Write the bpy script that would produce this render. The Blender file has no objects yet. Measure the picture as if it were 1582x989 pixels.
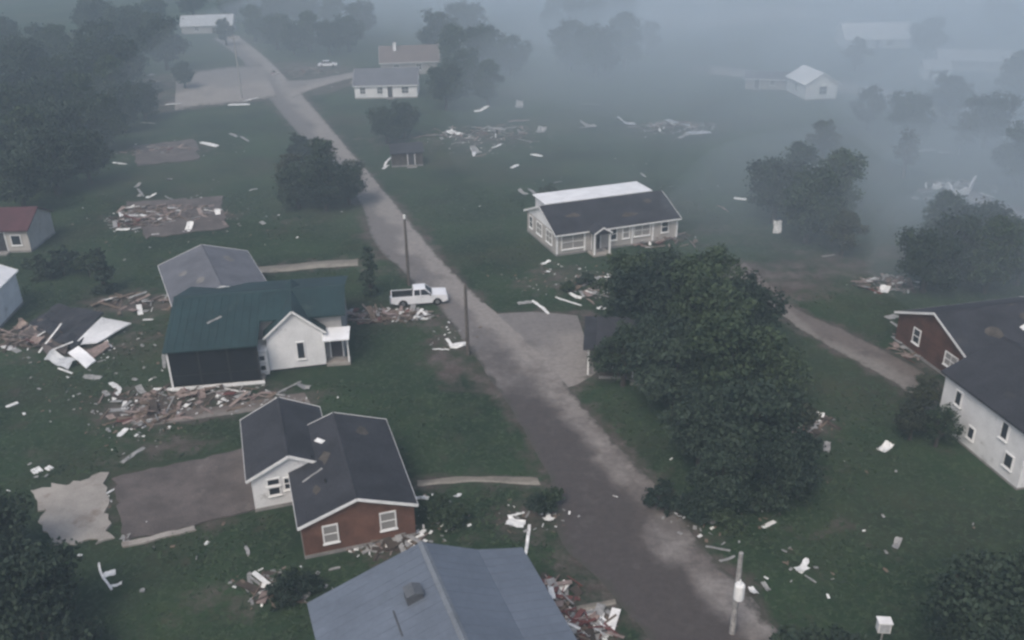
import bpy, bmesh, math, random
import numpy as np
from mathutils import Vector, Matrix, noise as mnoise

random.seed(7); rng = np.random.default_rng(7)
R = math.radians
scn = bpy.context.scene
C = scn.collection

# ------------------------------------------------------------------ camera
F_PX, PITCH, ROLL, CAM_H = 1400.0, 25.0, -1.0, 36.0     # focal length in photo pixels (photo 1582 wide)
_a, _r = R(PITCH), R(ROLL)
FW = np.array([0, math.cos(_a), -math.sin(_a)])
_rt = np.array([1.0, 0, 0]); _up = np.array([0, math.sin(_a), math.cos(_a)])
RT = _rt * math.cos(_r) + _up * math.sin(_r)
UP = _up * math.cos(_r) - _rt * math.sin(_r)
cam_d = bpy.data.cameras.new('camera'); cam = bpy.data.objects.new('camera', cam_d); C.objects.link(cam)
cam_d.sensor_width = 36; cam_d.lens = 36 * F_PX / 1582; cam_d.clip_start = 0.5; cam_d.clip_end = 9000
m = Matrix((RT.tolist(), UP.tolist(), (-FW).tolist())).transposed().to_4x4()
m.translation = Vector((0, 0, CAM_H)); cam.matrix_world = m
scn.camera = cam

# ------------------------------------------------------------------ world, sun, exposure
SUN_EL, SUN_AZ = 52.0, 205.0
w = bpy.data.worlds.new('World'); scn.world = w; w.use_nodes = True
nt = w.node_tree; bg = nt.nodes['Background']
sky = nt.nodes.new('ShaderNodeTexSky'); sky.sky_type = 'NISHITA'; sky.sun_disc = False
sky.sun_elevation = R(SUN_EL); sky.sun_rotation = R(SUN_AZ); sky.air_density = 1.0; sky.dust_density = 5.0; sky.ozone_density = 1.0
nt.links.new(sky.outputs[0], bg.inputs[0]); bg.inputs[1].default_value = 0.10
sd = bpy.data.lights.new('sun', 'SUN'); sd.energy = 0.8; sd.angle = R(25); sd.color = (1.0, 0.96, 0.91)
so = bpy.data.objects.new('sun', sd); C.objects.link(so)
so.rotation_euler = (R(90 - SUN_EL), 0, R(180 - SUN_AZ))
scn.view_settings.view_transform = 'Standard'; scn.view_settings.look = 'None'
scn.view_settings.gamma = 1; scn.view_settings.use_curve_mapping = False
scn.view_settings.exposure = 0.58
scn.render.engine = 'CYCLES'
scn.cycles.max_bounces = 6; scn.cycles.volume_bounces = 3; scn.cycles.transparent_max_bounces = 8
scn.cycles.use_denoising = True
scn.cycles.filter_width = 2.6
HAZE_DENSITY, HAZE_COL = 0.0016, (0.66, 0.81, 0.92)

# ------------------------------------------------------------------ helpers
def P(x, y, z=0.0):
    """photo pixel -> point on the horizontal plane at height z"""
    d = FW * F_PX + RT * (x - 791) + UP * (494.5 - y)
    p = np.array([0, 0, CAM_H]) + d * (z - CAM_H) / d[2]
    return Vector(p.tolist())

def tag(o, label=None, cat=None, group=None, kind=None):
    if label: o['label'] = label
    if cat: o['category'] = cat
    if group: o['group'] = group
    if kind: o['kind'] = kind
    return o

def empty(name, loc, rz=0.0):
    o = bpy.data.objects.new(name, None); C.objects.link(o)
    o.location = loc; o.rotation_euler = (0, 0, rz); o.empty_display_size = 0.5
    return o

class MB:
    def __init__(s): s.v = []; s.f = []
    def add(s, vs, fs):
        b = len(s.v); s.v += [tuple(v) for v in vs]; s.f += [tuple(b + i for i in f) for f in fs]; return s
    def box(s, x0, x1, y0, y1, z0, z1):
        return s.add([(x0,y0,z0),(x1,y0,z0),(x1,y1,z0),(x0,y1,z0),(x0,y0,z1),(x1,y0,z1),(x1,y1,z1),(x0,y1,z1)],
                     [(0,3,2,1),(4,5,6,7),(0,1,5,4),(1,2,6,5),(2,3,7,6),(3,0,4,7)])
    def bar(s, a, b, w, h, up=(0,0,1)):
        a, b = Vector(a), Vector(b); d = (b - a).normalized(); u = Vector(up)
        sd_ = d.cross(u)
        if sd_.length < 1e-4: sd_ = d.cross(Vector((1, 0, 0)))
        sd_.normalize(); u = sd_.cross(d)
        q = []
        for p in (a, b):
            for i, j in ((-1,-1),(1,-1),(1,1),(-1,1)): q.append(p + sd_ * (i*w/2) + u * (j*h/2))
        return s.add(q, [(0,3,2,1),(4,5,6,7),(0,1,5,4),(1,2,6,5),(2,3,7,6),(3,0,4,7)])
    def tube(s, pts, rs, n=8):
        b = len(s.v); vs = []; fs = []
        for i, (p, r) in enumerate(zip(pts, rs)):
            p = Vector(p)
            d = (Vector(pts[min(i+1, len(pts)-1)]) - Vector(pts[max(i-1, 0)])).normalized()
            x = d.cross(Vector((0.3, 0.9, 0.1))).normalized(); y = d.cross(x)
            for k in range(n):
                t = 2*math.pi*k/n; vs.append(p + x*(r*math.cos(t)) + y*(r*math.sin(t)))
        for i in range(len(pts)-1):
            for k in range(n):
                fs.append((i*n+k, i*n+(k+1) % n, (i+1)*n+(k+1) % n, (i+1)*n+k))
        fs.append(tuple(range(n))[::-1]); fs.append(tuple((len(pts)-1)*n+k for k in range(n)))
        return s.add(vs, fs)
    def prism(s, poly, axis, a, b):
        """polygon (2D) extruded along axis 0/1/2 from a to b"""
        n = len(poly)
        def mk(t, p):
            return ((t, p[0], p[1]), (p[0], t, p[1]), (p[0], p[1], t))[axis]
        vs = [mk(a, p) for p in poly] + [mk(b, p) for p in poly]
        fs = [tuple(range(n))[::-1], tuple(range(n, 2*n))] + [(i, (i+1) % n, n+(i+1) % n, n+i) for i in range(n)]
        return s.add(vs, fs)
    def mesh(s, name):
        me = bpy.data.meshes.new(name); me.from_pydata(s.v, [], s.f)
        bm = bmesh.new(); bm.from_mesh(me); bmesh.ops.recalc_face_normals(bm, faces=bm.faces); bm.to_mesh(me); bm.free()
        return me
    def build(s, name, mat, parent=None, loc=None, smooth=False):
        me = s.mesh(name); me.materials.append(mat)
        if smooth: me.shade_smooth()
        o = bpy.data.objects.new(name, me); C.objects.link(o)
        if parent is not None: o.parent = parent
        if loc is not None: o.location = loc
        return o

def bbox_part(name, mat, parent, x0, x1, y0, y1, z0, z1, bevel=0.0):
    o = MB().box(x0, x1, y0, y1, z0, z1).build(name, mat, parent)
    if bevel:
        b = o.modifiers.new('b', 'BEVEL'); b.width = bevel; b.segments = 2
    return o

# ------------------------------------------------------------------ materials
MATS = {}
def mat(name, col, rough=0.85, var=0.25, scale=0.6, col2=None, bump=0.0, bscale=8.0, metal=0.0, fine=0.15, fscale=9.0, dirt=None, spec=0.3):
    """base colour with two octaves of blotchy variation, optional second colour in patches, bump"""
    if name in MATS: return MATS[name]
    mm = bpy.data.materials.new(name); mm.use_nodes = True; n = mm.node_tree; L = n.links.new
    bs = n.nodes['Principled BSDF']; bs.inputs['Roughness'].default_value = rough; bs.inputs['Metallic'].default_value = metal
    bs.inputs['Specular IOR Level'].default_value = spec
    tc = n.nodes.new('ShaderNodeTexCoord')
    n1 = n.nodes.new('ShaderNodeTexNoise'); n1.inputs['Scale'].default_value = scale; n1.inputs['Detail'].default_value = 6
    n1.inputs['Roughness'].default_value = 0.65
    n2 = n.nodes.new('ShaderNodeTexNoise'); n2.inputs['Scale'].default_value = fscale; n2.inputs['Detail'].default_value = 4
    oi = n.nodes.new('ShaderNodeObjectInfo')
    mp = n.nodes.new('ShaderNodeVectorMath'); mp.operation = 'ADD'
    sc_ = n.nodes.new('ShaderNodeVectorMath'); sc_.operation = 'SCALE'; sc_.inputs[3].default_value = 37.0
    cmb = n.nodes.new('ShaderNodeCombineXYZ'); L(oi.outputs['Random'], cmb.inputs[0]); L(oi.outputs['Random'], cmb.inputs[1])
    L(cmb.outputs[0], sc_.inputs[0]); L(tc.outputs['Object'], mp.inputs[0]); L(sc_.outputs[0], mp.inputs[1])
    L(mp.outputs[0], n1.inputs['Vector']); L(mp.outputs[0], n2.inputs['Vector'])
    c2 = col2 if col2 else tuple(c * (1 - var) for c in col)
    r1 = n.nodes.new('ShaderNodeValToRGB'); e = r1.color_ramp.elements
    e[0].position = 0.38; e[0].color = (*c2, 1); e[1].position = 0.62; e[1].color = (*[min(1, c * (1 + var * .3)) for c in col], 1)
    L(n1.outputs[0], r1.inputs[0])
    mr = n.nodes.new('ShaderNodeMapRange'); mr.inputs[1].default_value = 0.3; mr.inputs[2].default_value = 0.7
    mr.inputs[3].default_value = 1 - fine; mr.inputs[4].default_value = 1 + fine
    L(n2.outputs[0], mr.inputs[0])
    mx = n.nodes.new('ShaderNodeMix'); mx.data_type = 'RGBA'; mx.blend_type = 'MULTIPLY'; mx.inputs[0].default_value = 1.0
    L(r1.outputs[0], mx.inputs[6]); L(mr.outputs[0], mx.inputs[7])
    out = mx.outputs[2]
    if dirt:
        n3 = n.nodes.new('ShaderNodeTexNoise'); n3.inputs['Scale'].default_value = dirt[1]; n3.inputs['Detail'].default_value = 7; n3.inputs['Roughness'].default_value = .7
        L(mp.outputs[0], n3.inputs['Vector'])
        m3 = n.nodes.new('ShaderNodeMapRange'); m3.inputs[1].default_value = dirt[2]; m3.inputs[2].default_value = dirt[2] + .12
        L(n3.outputs[0], m3.inputs[0])
        mx2 = n.nodes.new('ShaderNodeMix'); mx2.data_type = 'RGBA'; L(m3.outputs[0], mx2.inputs[0]); L(out, mx2.inputs[6])
        mx2.inputs[7].default_value = (*dirt[0], 1); out = mx2.outputs[2]
    L(out, bs.inputs['Base Color'])
    if bump:
        nb = n.nodes.new('ShaderNodeTexNoise'); nb.inputs['Scale'].default_value = bscale; nb.inputs['Detail'].default_value = 5
        L(mp.outputs[0], nb.inputs['Vector'])
        bp = n.nodes.new('ShaderNodeBump'); bp.inputs['Strength'].default_value = 1.0; bp.inputs['Distance'].default_value = bump
        L(nb.outputs[0], bp.inputs['Height']); L(bp.outputs[0], bs.inputs['Normal'])
    MATS[name] = mm
    return mm

def foliage(name, c1, c2):
    mm = bpy.data.materials.new(name); mm.use_nodes = True; n = mm.node_tree; L = n.links.new
    bs = n.nodes['Principled BSDF']; bs.inputs['Roughness'].default_value = 0.7; bs.inputs['Specular IOR Level'].default_value = 0.25
    tc = n.nodes.new('ShaderNodeTexCoord'); oi = n.nodes.new('ShaderNodeObjectInfo')
    n1 = n.nodes.new('ShaderNodeTexNoise'); n1.inputs['Scale'].default_value = 0.55; n1.inputs['Detail'].default_value = 3
    L(tc.outputs['Object'], n1.inputs['Vector'])
    n2 = n.nodes.new('ShaderNodeTexWhiteNoise'); n2.noise_dimensions = '1D'
    at = n.nodes.new('ShaderNodeAttribute'); at.attribute_name = 'leaf_rnd'
    ad = n.nodes.new('ShaderNodeMath'); ad.operation = 'ADD'; L(n1.outputs[0], ad.inputs[0])
    ml = n.nodes.new('ShaderNodeMath'); ml.operation = 'MULTIPLY_ADD'; L(at.outputs['Fac'], ml.inputs[0]); ml.inputs[1].default_value = .5; ml.inputs[2].default_value = -.25
    L(ml.outputs[0], ad.inputs[1])
    a2 = n.nodes.new('ShaderNodeMath'); a2.operation = 'MULTIPLY_ADD'; L(oi.outputs['Random'], a2.inputs[0]); a2.inputs[1].default_value = .45; L(ad.outputs[0], a2.inputs[2])
    r1 = n.nodes.new('ShaderNodeValToRGB'); e = r1.color_ramp.elements
    e[0].position = .4; e[0].color = (*c1, 1); e[1].position = 1.0; e[1].color = (*c2, 1)
    L(a2.outputs[0], r1.inputs[0]); L(r1.outputs[0], bs.inputs['Base Color'])
    return mm

def glass(name, col):
    mm = bpy.data.materials.new(name); mm.use_nodes = True
    bs = mm.node_tree.nodes['Principled BSDF']; bs.inputs['Base Color'].default_value = (*col, 1); bs.inputs['Roughness'].default_value = 0.12
    bs.inputs['Specular IOR Level'].default_value = .5
    return mm

M_WHITE = mat('white_siding', (.8,.8,.8), .7, .12, .5, fine=.06, dirt=((.36,.35,.33), .55, .6))
M_CREAM = mat('cream_siding', (.45,.425,.4), .8, .15, .5, fine=.06, dirt=((.3,.27,.23), .6, .6))
M_GREYWALL = mat('grey_siding', (.36,.35,.34), .8, .15, .5, fine=.08)
M_TRIM = mat('white_trim', (.82,.82,.81), .6, .1, 1.5, fine=.05)
M_FOUND = mat('foundation', (.26,.25,.24), .9, .25, 1.0, bump=.01, bscale=20)
M_DARKROOF = mat('charcoal_shingle', (.036,.037,.045), .9, .3, .45, fine=.35, fscale=14, bump=.012, bscale=9, dirt=((.065,.062,.06), .35, .62))
M_GREENROOF = mat('green_metal_roof', (.018,.042,.045), .65, .3, .35, fine=.12, fscale=5, dirt=((.04,.062,.06), .5, .6))
M_GREYROOF = mat('grey_shingle', (.13,.135,.155), .85, .22, .4, fine=.2, fscale=12, bump=.01, bscale=9, dirt=((.12,.12,.12), .4, .62))
M_METALROOF = mat('pale_blue_grey_metal', (.135,.16,.2), .5, .16, .3, fine=.06, fscale=4, dirt=((.105,.125,.15), .35, .6), bump=.004, bscale=3)
M_REDROOF = mat('maroon_roof', (.085,.034,.04), .7, .25, .5, fine=.15)
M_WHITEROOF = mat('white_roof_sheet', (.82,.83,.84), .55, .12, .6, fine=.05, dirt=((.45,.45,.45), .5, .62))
M_PORCHSHADE = mat('dark_porch_shade', (.013,.014,.018), .9, .3, .8, spec=.1)  # near-black colour stands in for the shade inside the deep porch
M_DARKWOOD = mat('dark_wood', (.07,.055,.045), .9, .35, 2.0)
M_DOOR = mat('dark_door', (.05,.045,.05), .6, .2)
M_GLASS = glass('window_glass', (.03,.035,.045))
M_GLASSL = glass('curtained_glass', (.28,.27,.26))
M_CONC = mat('concrete', (.34,.315,.285), .9, .22, .45, fine=.12, bump=.01, bscale=6, dirt=((.2,.16,.13), .35, .56))
M_PALEPATH = mat('pale_gravel', (.27,.25,.215), .95, .25, .8, fine=.25, fscale=14, bump=.02, bscale=10, dirt=((.11,.1,.075), .5, .58))
M_FLOOR = mat('bare_floor', (.115,.098,.092), .9, .3, .5, fine=.2, dirt=((.2,.18,.165), .3, .6))
M_BRD_W = mat('white_board', (.8,.8,.78), .7, .2, 2.0, fine=.1)
M_BRD_G = mat('grey_board', (.3,.3,.295), .85, .3, 2.0, fine=.15)
M_BRD_B = mat('raw_timber', (.17,.128,.098), .9, .35, 2.5, fine=.2)
M_BRD_P = mat('pinkish_board', (.27,.21,.19), .9, .3, 2.5, fine=.2)
M_BRD_R = mat('red_board', (.15,.055,.05), .85, .3, 2.5, fine=.2)
M_METSHEET = mat('bent_metal_sheet', (.5,.52,.54), .45, .2, 1.0, metal=.2)
M_INSUL = mat('torn_insulation', (.3,.24,.215), .95, .3, 3.0, bump=.03)
M_POLE = mat('weathered_pole', (.12,.105,.095), .95, .3, 3.0, fine=.2)
M_POLEW = mat('pale_pole', (.33,.32,.31), .9, .3, 3.0, fine=.2)
M_BARK = mat('bark', (.06,.05,.042), .95, .35, 3.0, bump=.03)
M_PAINT = mat('white_car_paint', (.82,.83,.85), .3, .06, 1.0, fine=.02, spec=.5, dirt=((.4,.37,.33), 1.5, .66))
M_BLACK = mat('black_rubber', (.02,.02,.021), .8, .2)
M_CHROME = mat('dull_chrome', (.45,.45,.46), .3, .15, metal=.8)
M_LAMP = mat('lamp_lens', (.6,.58,.52), .2, .1)
M_TAIL = mat('tail_lens', (.3,.03,.025), .3, .1)
M_WIRE = mat('cable', (.03,.03,.03), .8, .1)

# brick with real course pattern too small to build (a brick is about 2 px)
def brick_mat():
    mm = mat('red_brick', (.112,.05,.034), .9, .3, .8, fine=.2, fscale=18)
    n = mm.node_tree; L = n.links.new; bs = n.nodes['Principled BSDF']
    old = bs.inputs['Base Color'].links[0].from_socket
    tc = n.nodes.new('ShaderNodeTexCoord'); mp = n.nodes.new('ShaderNodeMapping'); mp.inputs['Rotation'].default_value = (R(90), 0, R(90))
    L(tc.outputs['Object'], mp.inputs[0])
    bt = n.nodes.new('ShaderNodeTexBrick'); bt.inputs['Scale'].default_value = 4.4; bt.inputs['Mortar Size'].default_value = .03
    bt.inputs['Color1'].default_value = (1,1,1,1); bt.inputs['Color2'].default_value = (.7,.7,.7,1); bt.inputs['Mortar'].default_value = (1.5,1.7,1.8,1)
    L(mp.outputs[0], bt.inputs['Vector'])
    mx = n.nodes.new('ShaderNodeMix'); mx.data_type = 'RGBA'; mx.blend_type = 'MULTIPLY'; mx.inputs[0].default_value = .8
    L(old, mx.inputs[6]); L(bt.outputs[0], mx.inputs[7]); L(mx.outputs[2], bs.inputs['Base Color'])
    return mm
M_BRICK = brick_mat()

# ------------------------------------------------------------------ ground with mud mask
GRASS1, GRASS2, MUD, GRAVEL = (.012,.025,.0125), (.03,.055,.025), (.075,.06,.053), (.2,.182,.165)
def mixnode(n, fac, a, b, blend='MIX'):
    x = n.nodes.new('ShaderNodeMix'); x.data_type = 'RGBA'; x.blend_type = blend
    for s_, v in ((0, fac), (6, a), (7, b)):
        if hasattr(v, 'is_output'): n.links.new(v, x.inputs[s_])
        elif s_ == 0: x.inputs[0].default_value = v
        else: x.inputs[s_].default_value = (*v, 1)
    return x.outputs[2]
def noise(n, vec, scale, detail=5, rough=.6):
    t = n.nodes.new('ShaderNodeTexNoise'); t.inputs['Scale'].default_value = scale; t.inputs['Detail'].default_value = detail
    t.inputs['Roughness'].default_value = rough; n.links.new(vec, t.inputs['Vector']); return t.outputs[0]
def maprange(n, v, a, b, c=0., d=1.):
    t = n.nodes.new('ShaderNodeMapRange'); n.links.new(v, t.inputs[0])
    for i, k in enumerate((a, b, c, d)): t.inputs[i+1].default_value = k
    return t.outputs[0]
def math2(n, op, a, b):
    t = n.nodes.new('ShaderNodeMath'); t.operation = op
    for i, v in enumerate((a, b)):
        if hasattr(v, 'is_output'): n.links.new(v, t.inputs[i])
        else: t.inputs[i].default_value = v
    return t.outputs[0]

def ground_mat():
    mm = bpy.data.materials.new('yard_grass'); mm.use_nodes = True; n = mm.node_tree; L = n.links.new
    bs = n.nodes['Principled BSDF']; bs.inputs['Roughness'].default_value = .95; bs.inputs['Specular IOR Level'].default_value = .15
    tc = n.nodes.new('ShaderNodeTexCoord'); v = tc.outputs['Object']
    g = mixnode(n, maprange(n, noise(n, v, .09, 6, .62), .36, .64), GRASS1, GRASS2)
    g = mixnode(n, maprange(n, noise(n, v, 1.1, 6, .7), .5, .75, 0, .55), g, (.05,.052,.038))
    g = mixnode(n, .8, g, maprange(n, noise(n, v, 3.5, 6, .75), .3, .7, .55, 1.45), 'MULTIPLY')
    g = mixnode(n, maprange(n, noise(n, v, .05, 5, .6), .5, .68, 0, .6), g, (.058,.055,.036))
    g = mixnode(n, maprange(n, noise(n, v, .22, 7, .72), .53, .72, 0, .65), g, (.05,.068,.03))
    g = mixnode(n, maprange(n, noise(n, v, .33, 7, .75), .58, .7, 0, .7), g, (.062,.052,.042))
    at = n.nodes.new('ShaderNodeAttribute'); at.attribute_name = 'mud'
    k = math2(n, 'ADD', at.outputs['Fac'], maprange(n, noise(n, v, .45, 7, .7), .3, .7, -.45, .45))
    k = maprange(n, k, .3, .8)
    md = mixnode(n, maprange(n, noise(n, v, .5, 5, .65), .4, .65), MUD, (.115,.098,.09))
    md = mixnode(n, .7, md, maprange(n, noise(n, v, 4., 5, .7), .3, .7, .65, 1.35), 'MULTIPLY')
    L(mixnode(n, k, g, md), bs.inputs['Base Color'])
    bp = n.nodes.new('ShaderNodeBump'); bp.inputs['Distance'].default_value = .05; L(noise(n, v, 2.4, 6, .7), bp.inputs['Height']); L(bp.outputs[0], bs.inputs['Normal'])
    return mm

MUD_BLOBS = [  # photo pixel, radii in metres (x, y), strength
    (265,340,9,5,.75),(260,235,9,5,.65),(100,520,9,5,.7),(210,470,7,4,.7),(230,630,5,3.5,.8),(330,615,8,2.5,.7),(250,690,5,3,.55),
    (280,775,6,3.5,.8),(690,490,3.5,4,.6),(600,490,5,2.5,.7),(860,430,6,5,.6),(960,440,7,5,.45),(1000,360,7,5,.55),(740,215,12,10,.55),(1040,200,13,9,.5),
    (1200,435,7,6,.8),(1290,410,9,7,.6),(1230,650,3.5,2.5,.8),(1230,730,4,2,.4),(470,105,14,12,.65),(620,215,11,8,.5),(880,890,4,3,.5),(900,960,5,2.5,.7),
    (610,840,4,2,.7),(1410,400,9,6,.55),(340,930,3,1.5,.6),(820,800,3,3,.6),(60,700,3,2,.3),(1420,560,4,3,.6),(1130,360,8,6,.4),(1480,680,3,3,.3),
    (440,350,6,5,.35),(600,400,4,6,.55),(120,240,8,5,.4),(1560,640,4,3,.4),(700,820,3,2,.35),(20,600,4,3,.3),(1280,820,4,2.5,.35),(760,350,8,6,.18)]
ROADS = {}
def catmull(pts, n=8):
    pts = [Vector(p) for p in pts]; q = [2*pts[0]-pts[1]] + pts + [2*pts[-1]-pts[-2]]; out = []
    for i in range(1, len(q)-2):
        for k in range(n):
            t = k/n; a, b, c, d = q[i-1], q[i], q[i+1], q[i+2]
            out.append(.5*((2*b)+(c-a)*t+(2*a-5*b+4*c-d)*t*t+(3*b-a-3*c+d)*t**3))
    out.append(q[-2]); return out
# left edge, right edge in photo pixels
EDGES = {
 'main_road': ([(330,60),(372,92),(405,140),(468,215),(548,300),(578,375),(632,428),(688,488),(740,560),(800,650),(852,748),(866,835),(925,895),(1000,985),(1060,1060)],
               [(368,55),(410,88),(462,140),(520,208),(590,290),(640,350),(700,420),(764,482),(846,560),(920,650),(1004,740),(1086,845),(1140,900),(1205,975),(1270,1050)]),
 'side_road': ([(764,486),(812,482),(858,484),(892,488)], [(850,606),(872,600),(900,590),(922,575)]),
 'gravel_lot': ([(404,100),(350,104),(300,112),(272,124)], [(428,150),(370,160),(310,165),(270,172)]),
 'driveway_upper': ([(440,124),(480,123),(520,116),(548,111)], [(452,152),(484,138),(524,126),(550,119)]),
 'lane': ([(1150,405),(1190,440),(1232,478),(1300,508),(1362,540),(1425,575),(1480,625)], [(1125,430),(1165,455),(1204,485),(1262,525),(1330,563),(1390,598),(1440,640)]),
 'driveway_gravel': ([(400,412),(450,408),(500,403),(553,400)], [(400,422),(450,419),(500,414),(553,411)]),
 'driveway_porch': ([(205,640),(280,632),(360,624),(470,606)], [(205,662),(280,652),(365,640),(480,624)]),
 'path_brick_house': ([(645,742),(690,738),(740,735),(830,738)], [(645,752),(690,748),(740,745),(835,750)]),
 'path_rubble': ([(862,940),(890,936),(920,931),(950,925)], [(866,952),(892,946),(922,940),(952,934)]),
 'far_lane': ([(1100,102),(1200,112),(1320,128),(1440,150),(1582,190)], [(1095,114),(1195,126),(1312,144),(1436,170),(1582,214)]),
 'far_drive': ([(1000,10),(1090,16),(1180,8),(1300,14)], [(995,40),(1090,44),(1185,30),(1300,34)]),
 'far_track': ([(1500,296),(1582,330),(1660,372)], [(1490,306),(1582,350),(1660,395)]),
}
for k, (l, r) in EDGES.items():
    ROADS[k] = (catmull([P(*p) for p in l]), catmull([P(*p) for p in r]))

def seg_quads():
    qs = []
    for k, (l, r) in ROADS.items():
        for i in range(len(l)-1): qs.append(((l[i]+r[i])/2, (l[i+1]+r[i+1])/2, ((l[i]-r[i]).length+(l[i+1]-r[i+1]).length)/4))
    return qs
SEGS = seg_quads()
def road_dist(X, Y):
    """distance from the nearest road edge (negative inside)"""
    D = np.full(X.shape, 1e9)
    for a, b, hw in SEGS:
        dx, dy = b.x-a.x, b.y-a.y; l2 = dx*dx+dy*dy+1e-9
        t = np.clip(((X-a.x)*dx+(Y-a.y)*dy)/l2, 0, 1)
        D = np.minimum(D, np.hypot(X-a.x-t*dx, Y-a.y-t*dy)-hw)
    return D
def mud_at(X, Y):
    Mv = np.zeros(X.shape)
    for px, py, rx, ry, s in MUD_BLOBS:
        c = P(px, py); q = ((X-c.x)/rx)**2+((Y-c.y)/ry)**2
        Mv = np.maximum(Mv, s*np.exp(-q*.9))
    return np.maximum(Mv, .62*np.exp(-np.maximum(road_dist(X, Y), 0)/1.1))

xs = np.concatenate([[-3000,-1500,-700,-400], np.arange(-260,-70,5.), np.arange(-70,70,.7), np.arange(70,265,5.), [400,700,1500,3000]])
ys = np.concatenate([[-600,-100,0], np.arange(20,130,.7), np.arange(130,240,2.), np.arange(240,460,8.), [600,1000,1800,3200]])
X, Y = np.meshgrid(xs, ys)
me = bpy.data.meshes.new('ground')
nx, ny = len(xs), len(ys)
vv = np.stack([X.ravel(), Y.ravel(), np.zeros(nx*ny)], 1)
ii = np.arange(nx*ny).reshape(ny, nx)
ff = np.stack([ii[:-1,:-1].ravel(), ii[:-1,1:].ravel(), ii[1:,1:].ravel(), ii[1:,:-1].ravel()], 1)
me.from_pydata(vv.tolist(), [], ff.tolist())
at = me.attributes.new('mud', 'FLOAT', 'POINT'); at.data.foreach_set('value', mud_at(X, Y).ravel().astype(np.float32))
me.materials.append(ground_mat()); ground = bpy.data.objects.new('ground', me); C.objects.link(ground)
tag(ground, 'dark green storm-littered grass with bare muddy patches', 'ground', kind='structure')

def road_mat(name, dark, light, thr, edgec=None):
    mm = bpy.data.materials.new(name); mm.use_nodes = True; n = mm.node_tree; L = n.links.new
    bs = n.nodes['Principled BSDF']; bs.inputs['Specular IOR Level'].default_value = .3
    tc = n.nodes.new('ShaderNodeTexCoord'); v = tc.outputs['Object']
    at = n.nodes.new('ShaderNodeAttribute'); at.attribute_name = 'across'
    k = math2(n, 'ADD', maprange(n, at.outputs['Fac'], 0, 1, -.3, .24), noise(n, v, .16, 6, .6))
    wt = n.nodes.new('ShaderNodeAttribute'); wt.attribute_name = 'wet'
    k = math2(n, 'SUBTRACT', k, math2(n, 'MULTIPLY', wt.outputs['Fac'], .12))
    k = maprange(n, k, thr, thr+.16)
    c = mixnode(n, k, dark, light)
    c = mixnode(n, maprange(n, math2(n, 'ADD', wt.outputs['Fac'], maprange(n, noise(n, v, .3, 6, .65), .3, .7, -.45, .45)), .12, .8), c, (.42,.39,.385), 'MULTIPLY')
    c = mixnode(n, .8, c, maprange(n, noise(n, v, 2.2, 6, .75), .3, .7, .72, 1.28), 'MULTIPLY')
    c = mixnode(n, maprange(n, noise(n, v, .7, 6, .7), .56, .7, 0, .5), c, tuple(x*.6 for x in dark))
    vr = n.nodes.new('ShaderNodeTexVoronoi'); vr.feature = 'DISTANCE_TO_EDGE'; vr.inputs['Scale'].default_value = .45; L(v, vr.inputs['Vector'])
    c = mixnode(n, maprange(n, vr.outputs[0], .0, .02, .22, 0), c, tuple(x*.5 for x in dark))
    ed = maprange(n, math2(n, 'ABSOLUTE', math2(n, 'SUBTRACT', at.outputs['Fac'], .5), 0.), .34, .5)
    ea = n.nodes.new('ShaderNodeAttribute'); ea.attribute_name = 'edge'; ed = math2(n, 'MULTIPLY', ed, ea.outputs['Fac'])
    ed = maprange(n, math2(n, 'ADD', ed, maprange(n, noise(n, v, .8, 6, .7), .3, .7, -.5, .5)), .55, 1.0)
    c = mixnode(n, ed, c, (.06,.056,.045))
    L(c, bs.inputs['Base Color']); L(maprange(n, k, 0, 1, .6, .9), bs.inputs['Roughness'])
    bp = n.nodes.new('ShaderNodeBump'); bp.inputs['Distance'].default_value = .03; L(noise(n, v, 6, 5, .7), bp.inputs['Height']); L(bp.outputs[0], bs.inputs['Normal'])
    return mm
RM_MAIN = road_mat('worn_asphalt', (.165,.149,.14), (.25,.23,.215), .4)
RM_SPUR = road_mat('spur_asphalt', (.19,.174,.164), (.25,.23,.215), .36)
RM_LANE = road_mat('dirt_lane', (.14,.118,.104), (.2,.182,.165), .42)
RM_GRAV = road_mat('gravel_drive', (.2,.18,.15), (.3,.275,.23), .42)
RM_LOT = road_mat('lot_surface', (.21,.19,.175), (.28,.255,.235), .42)
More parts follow.
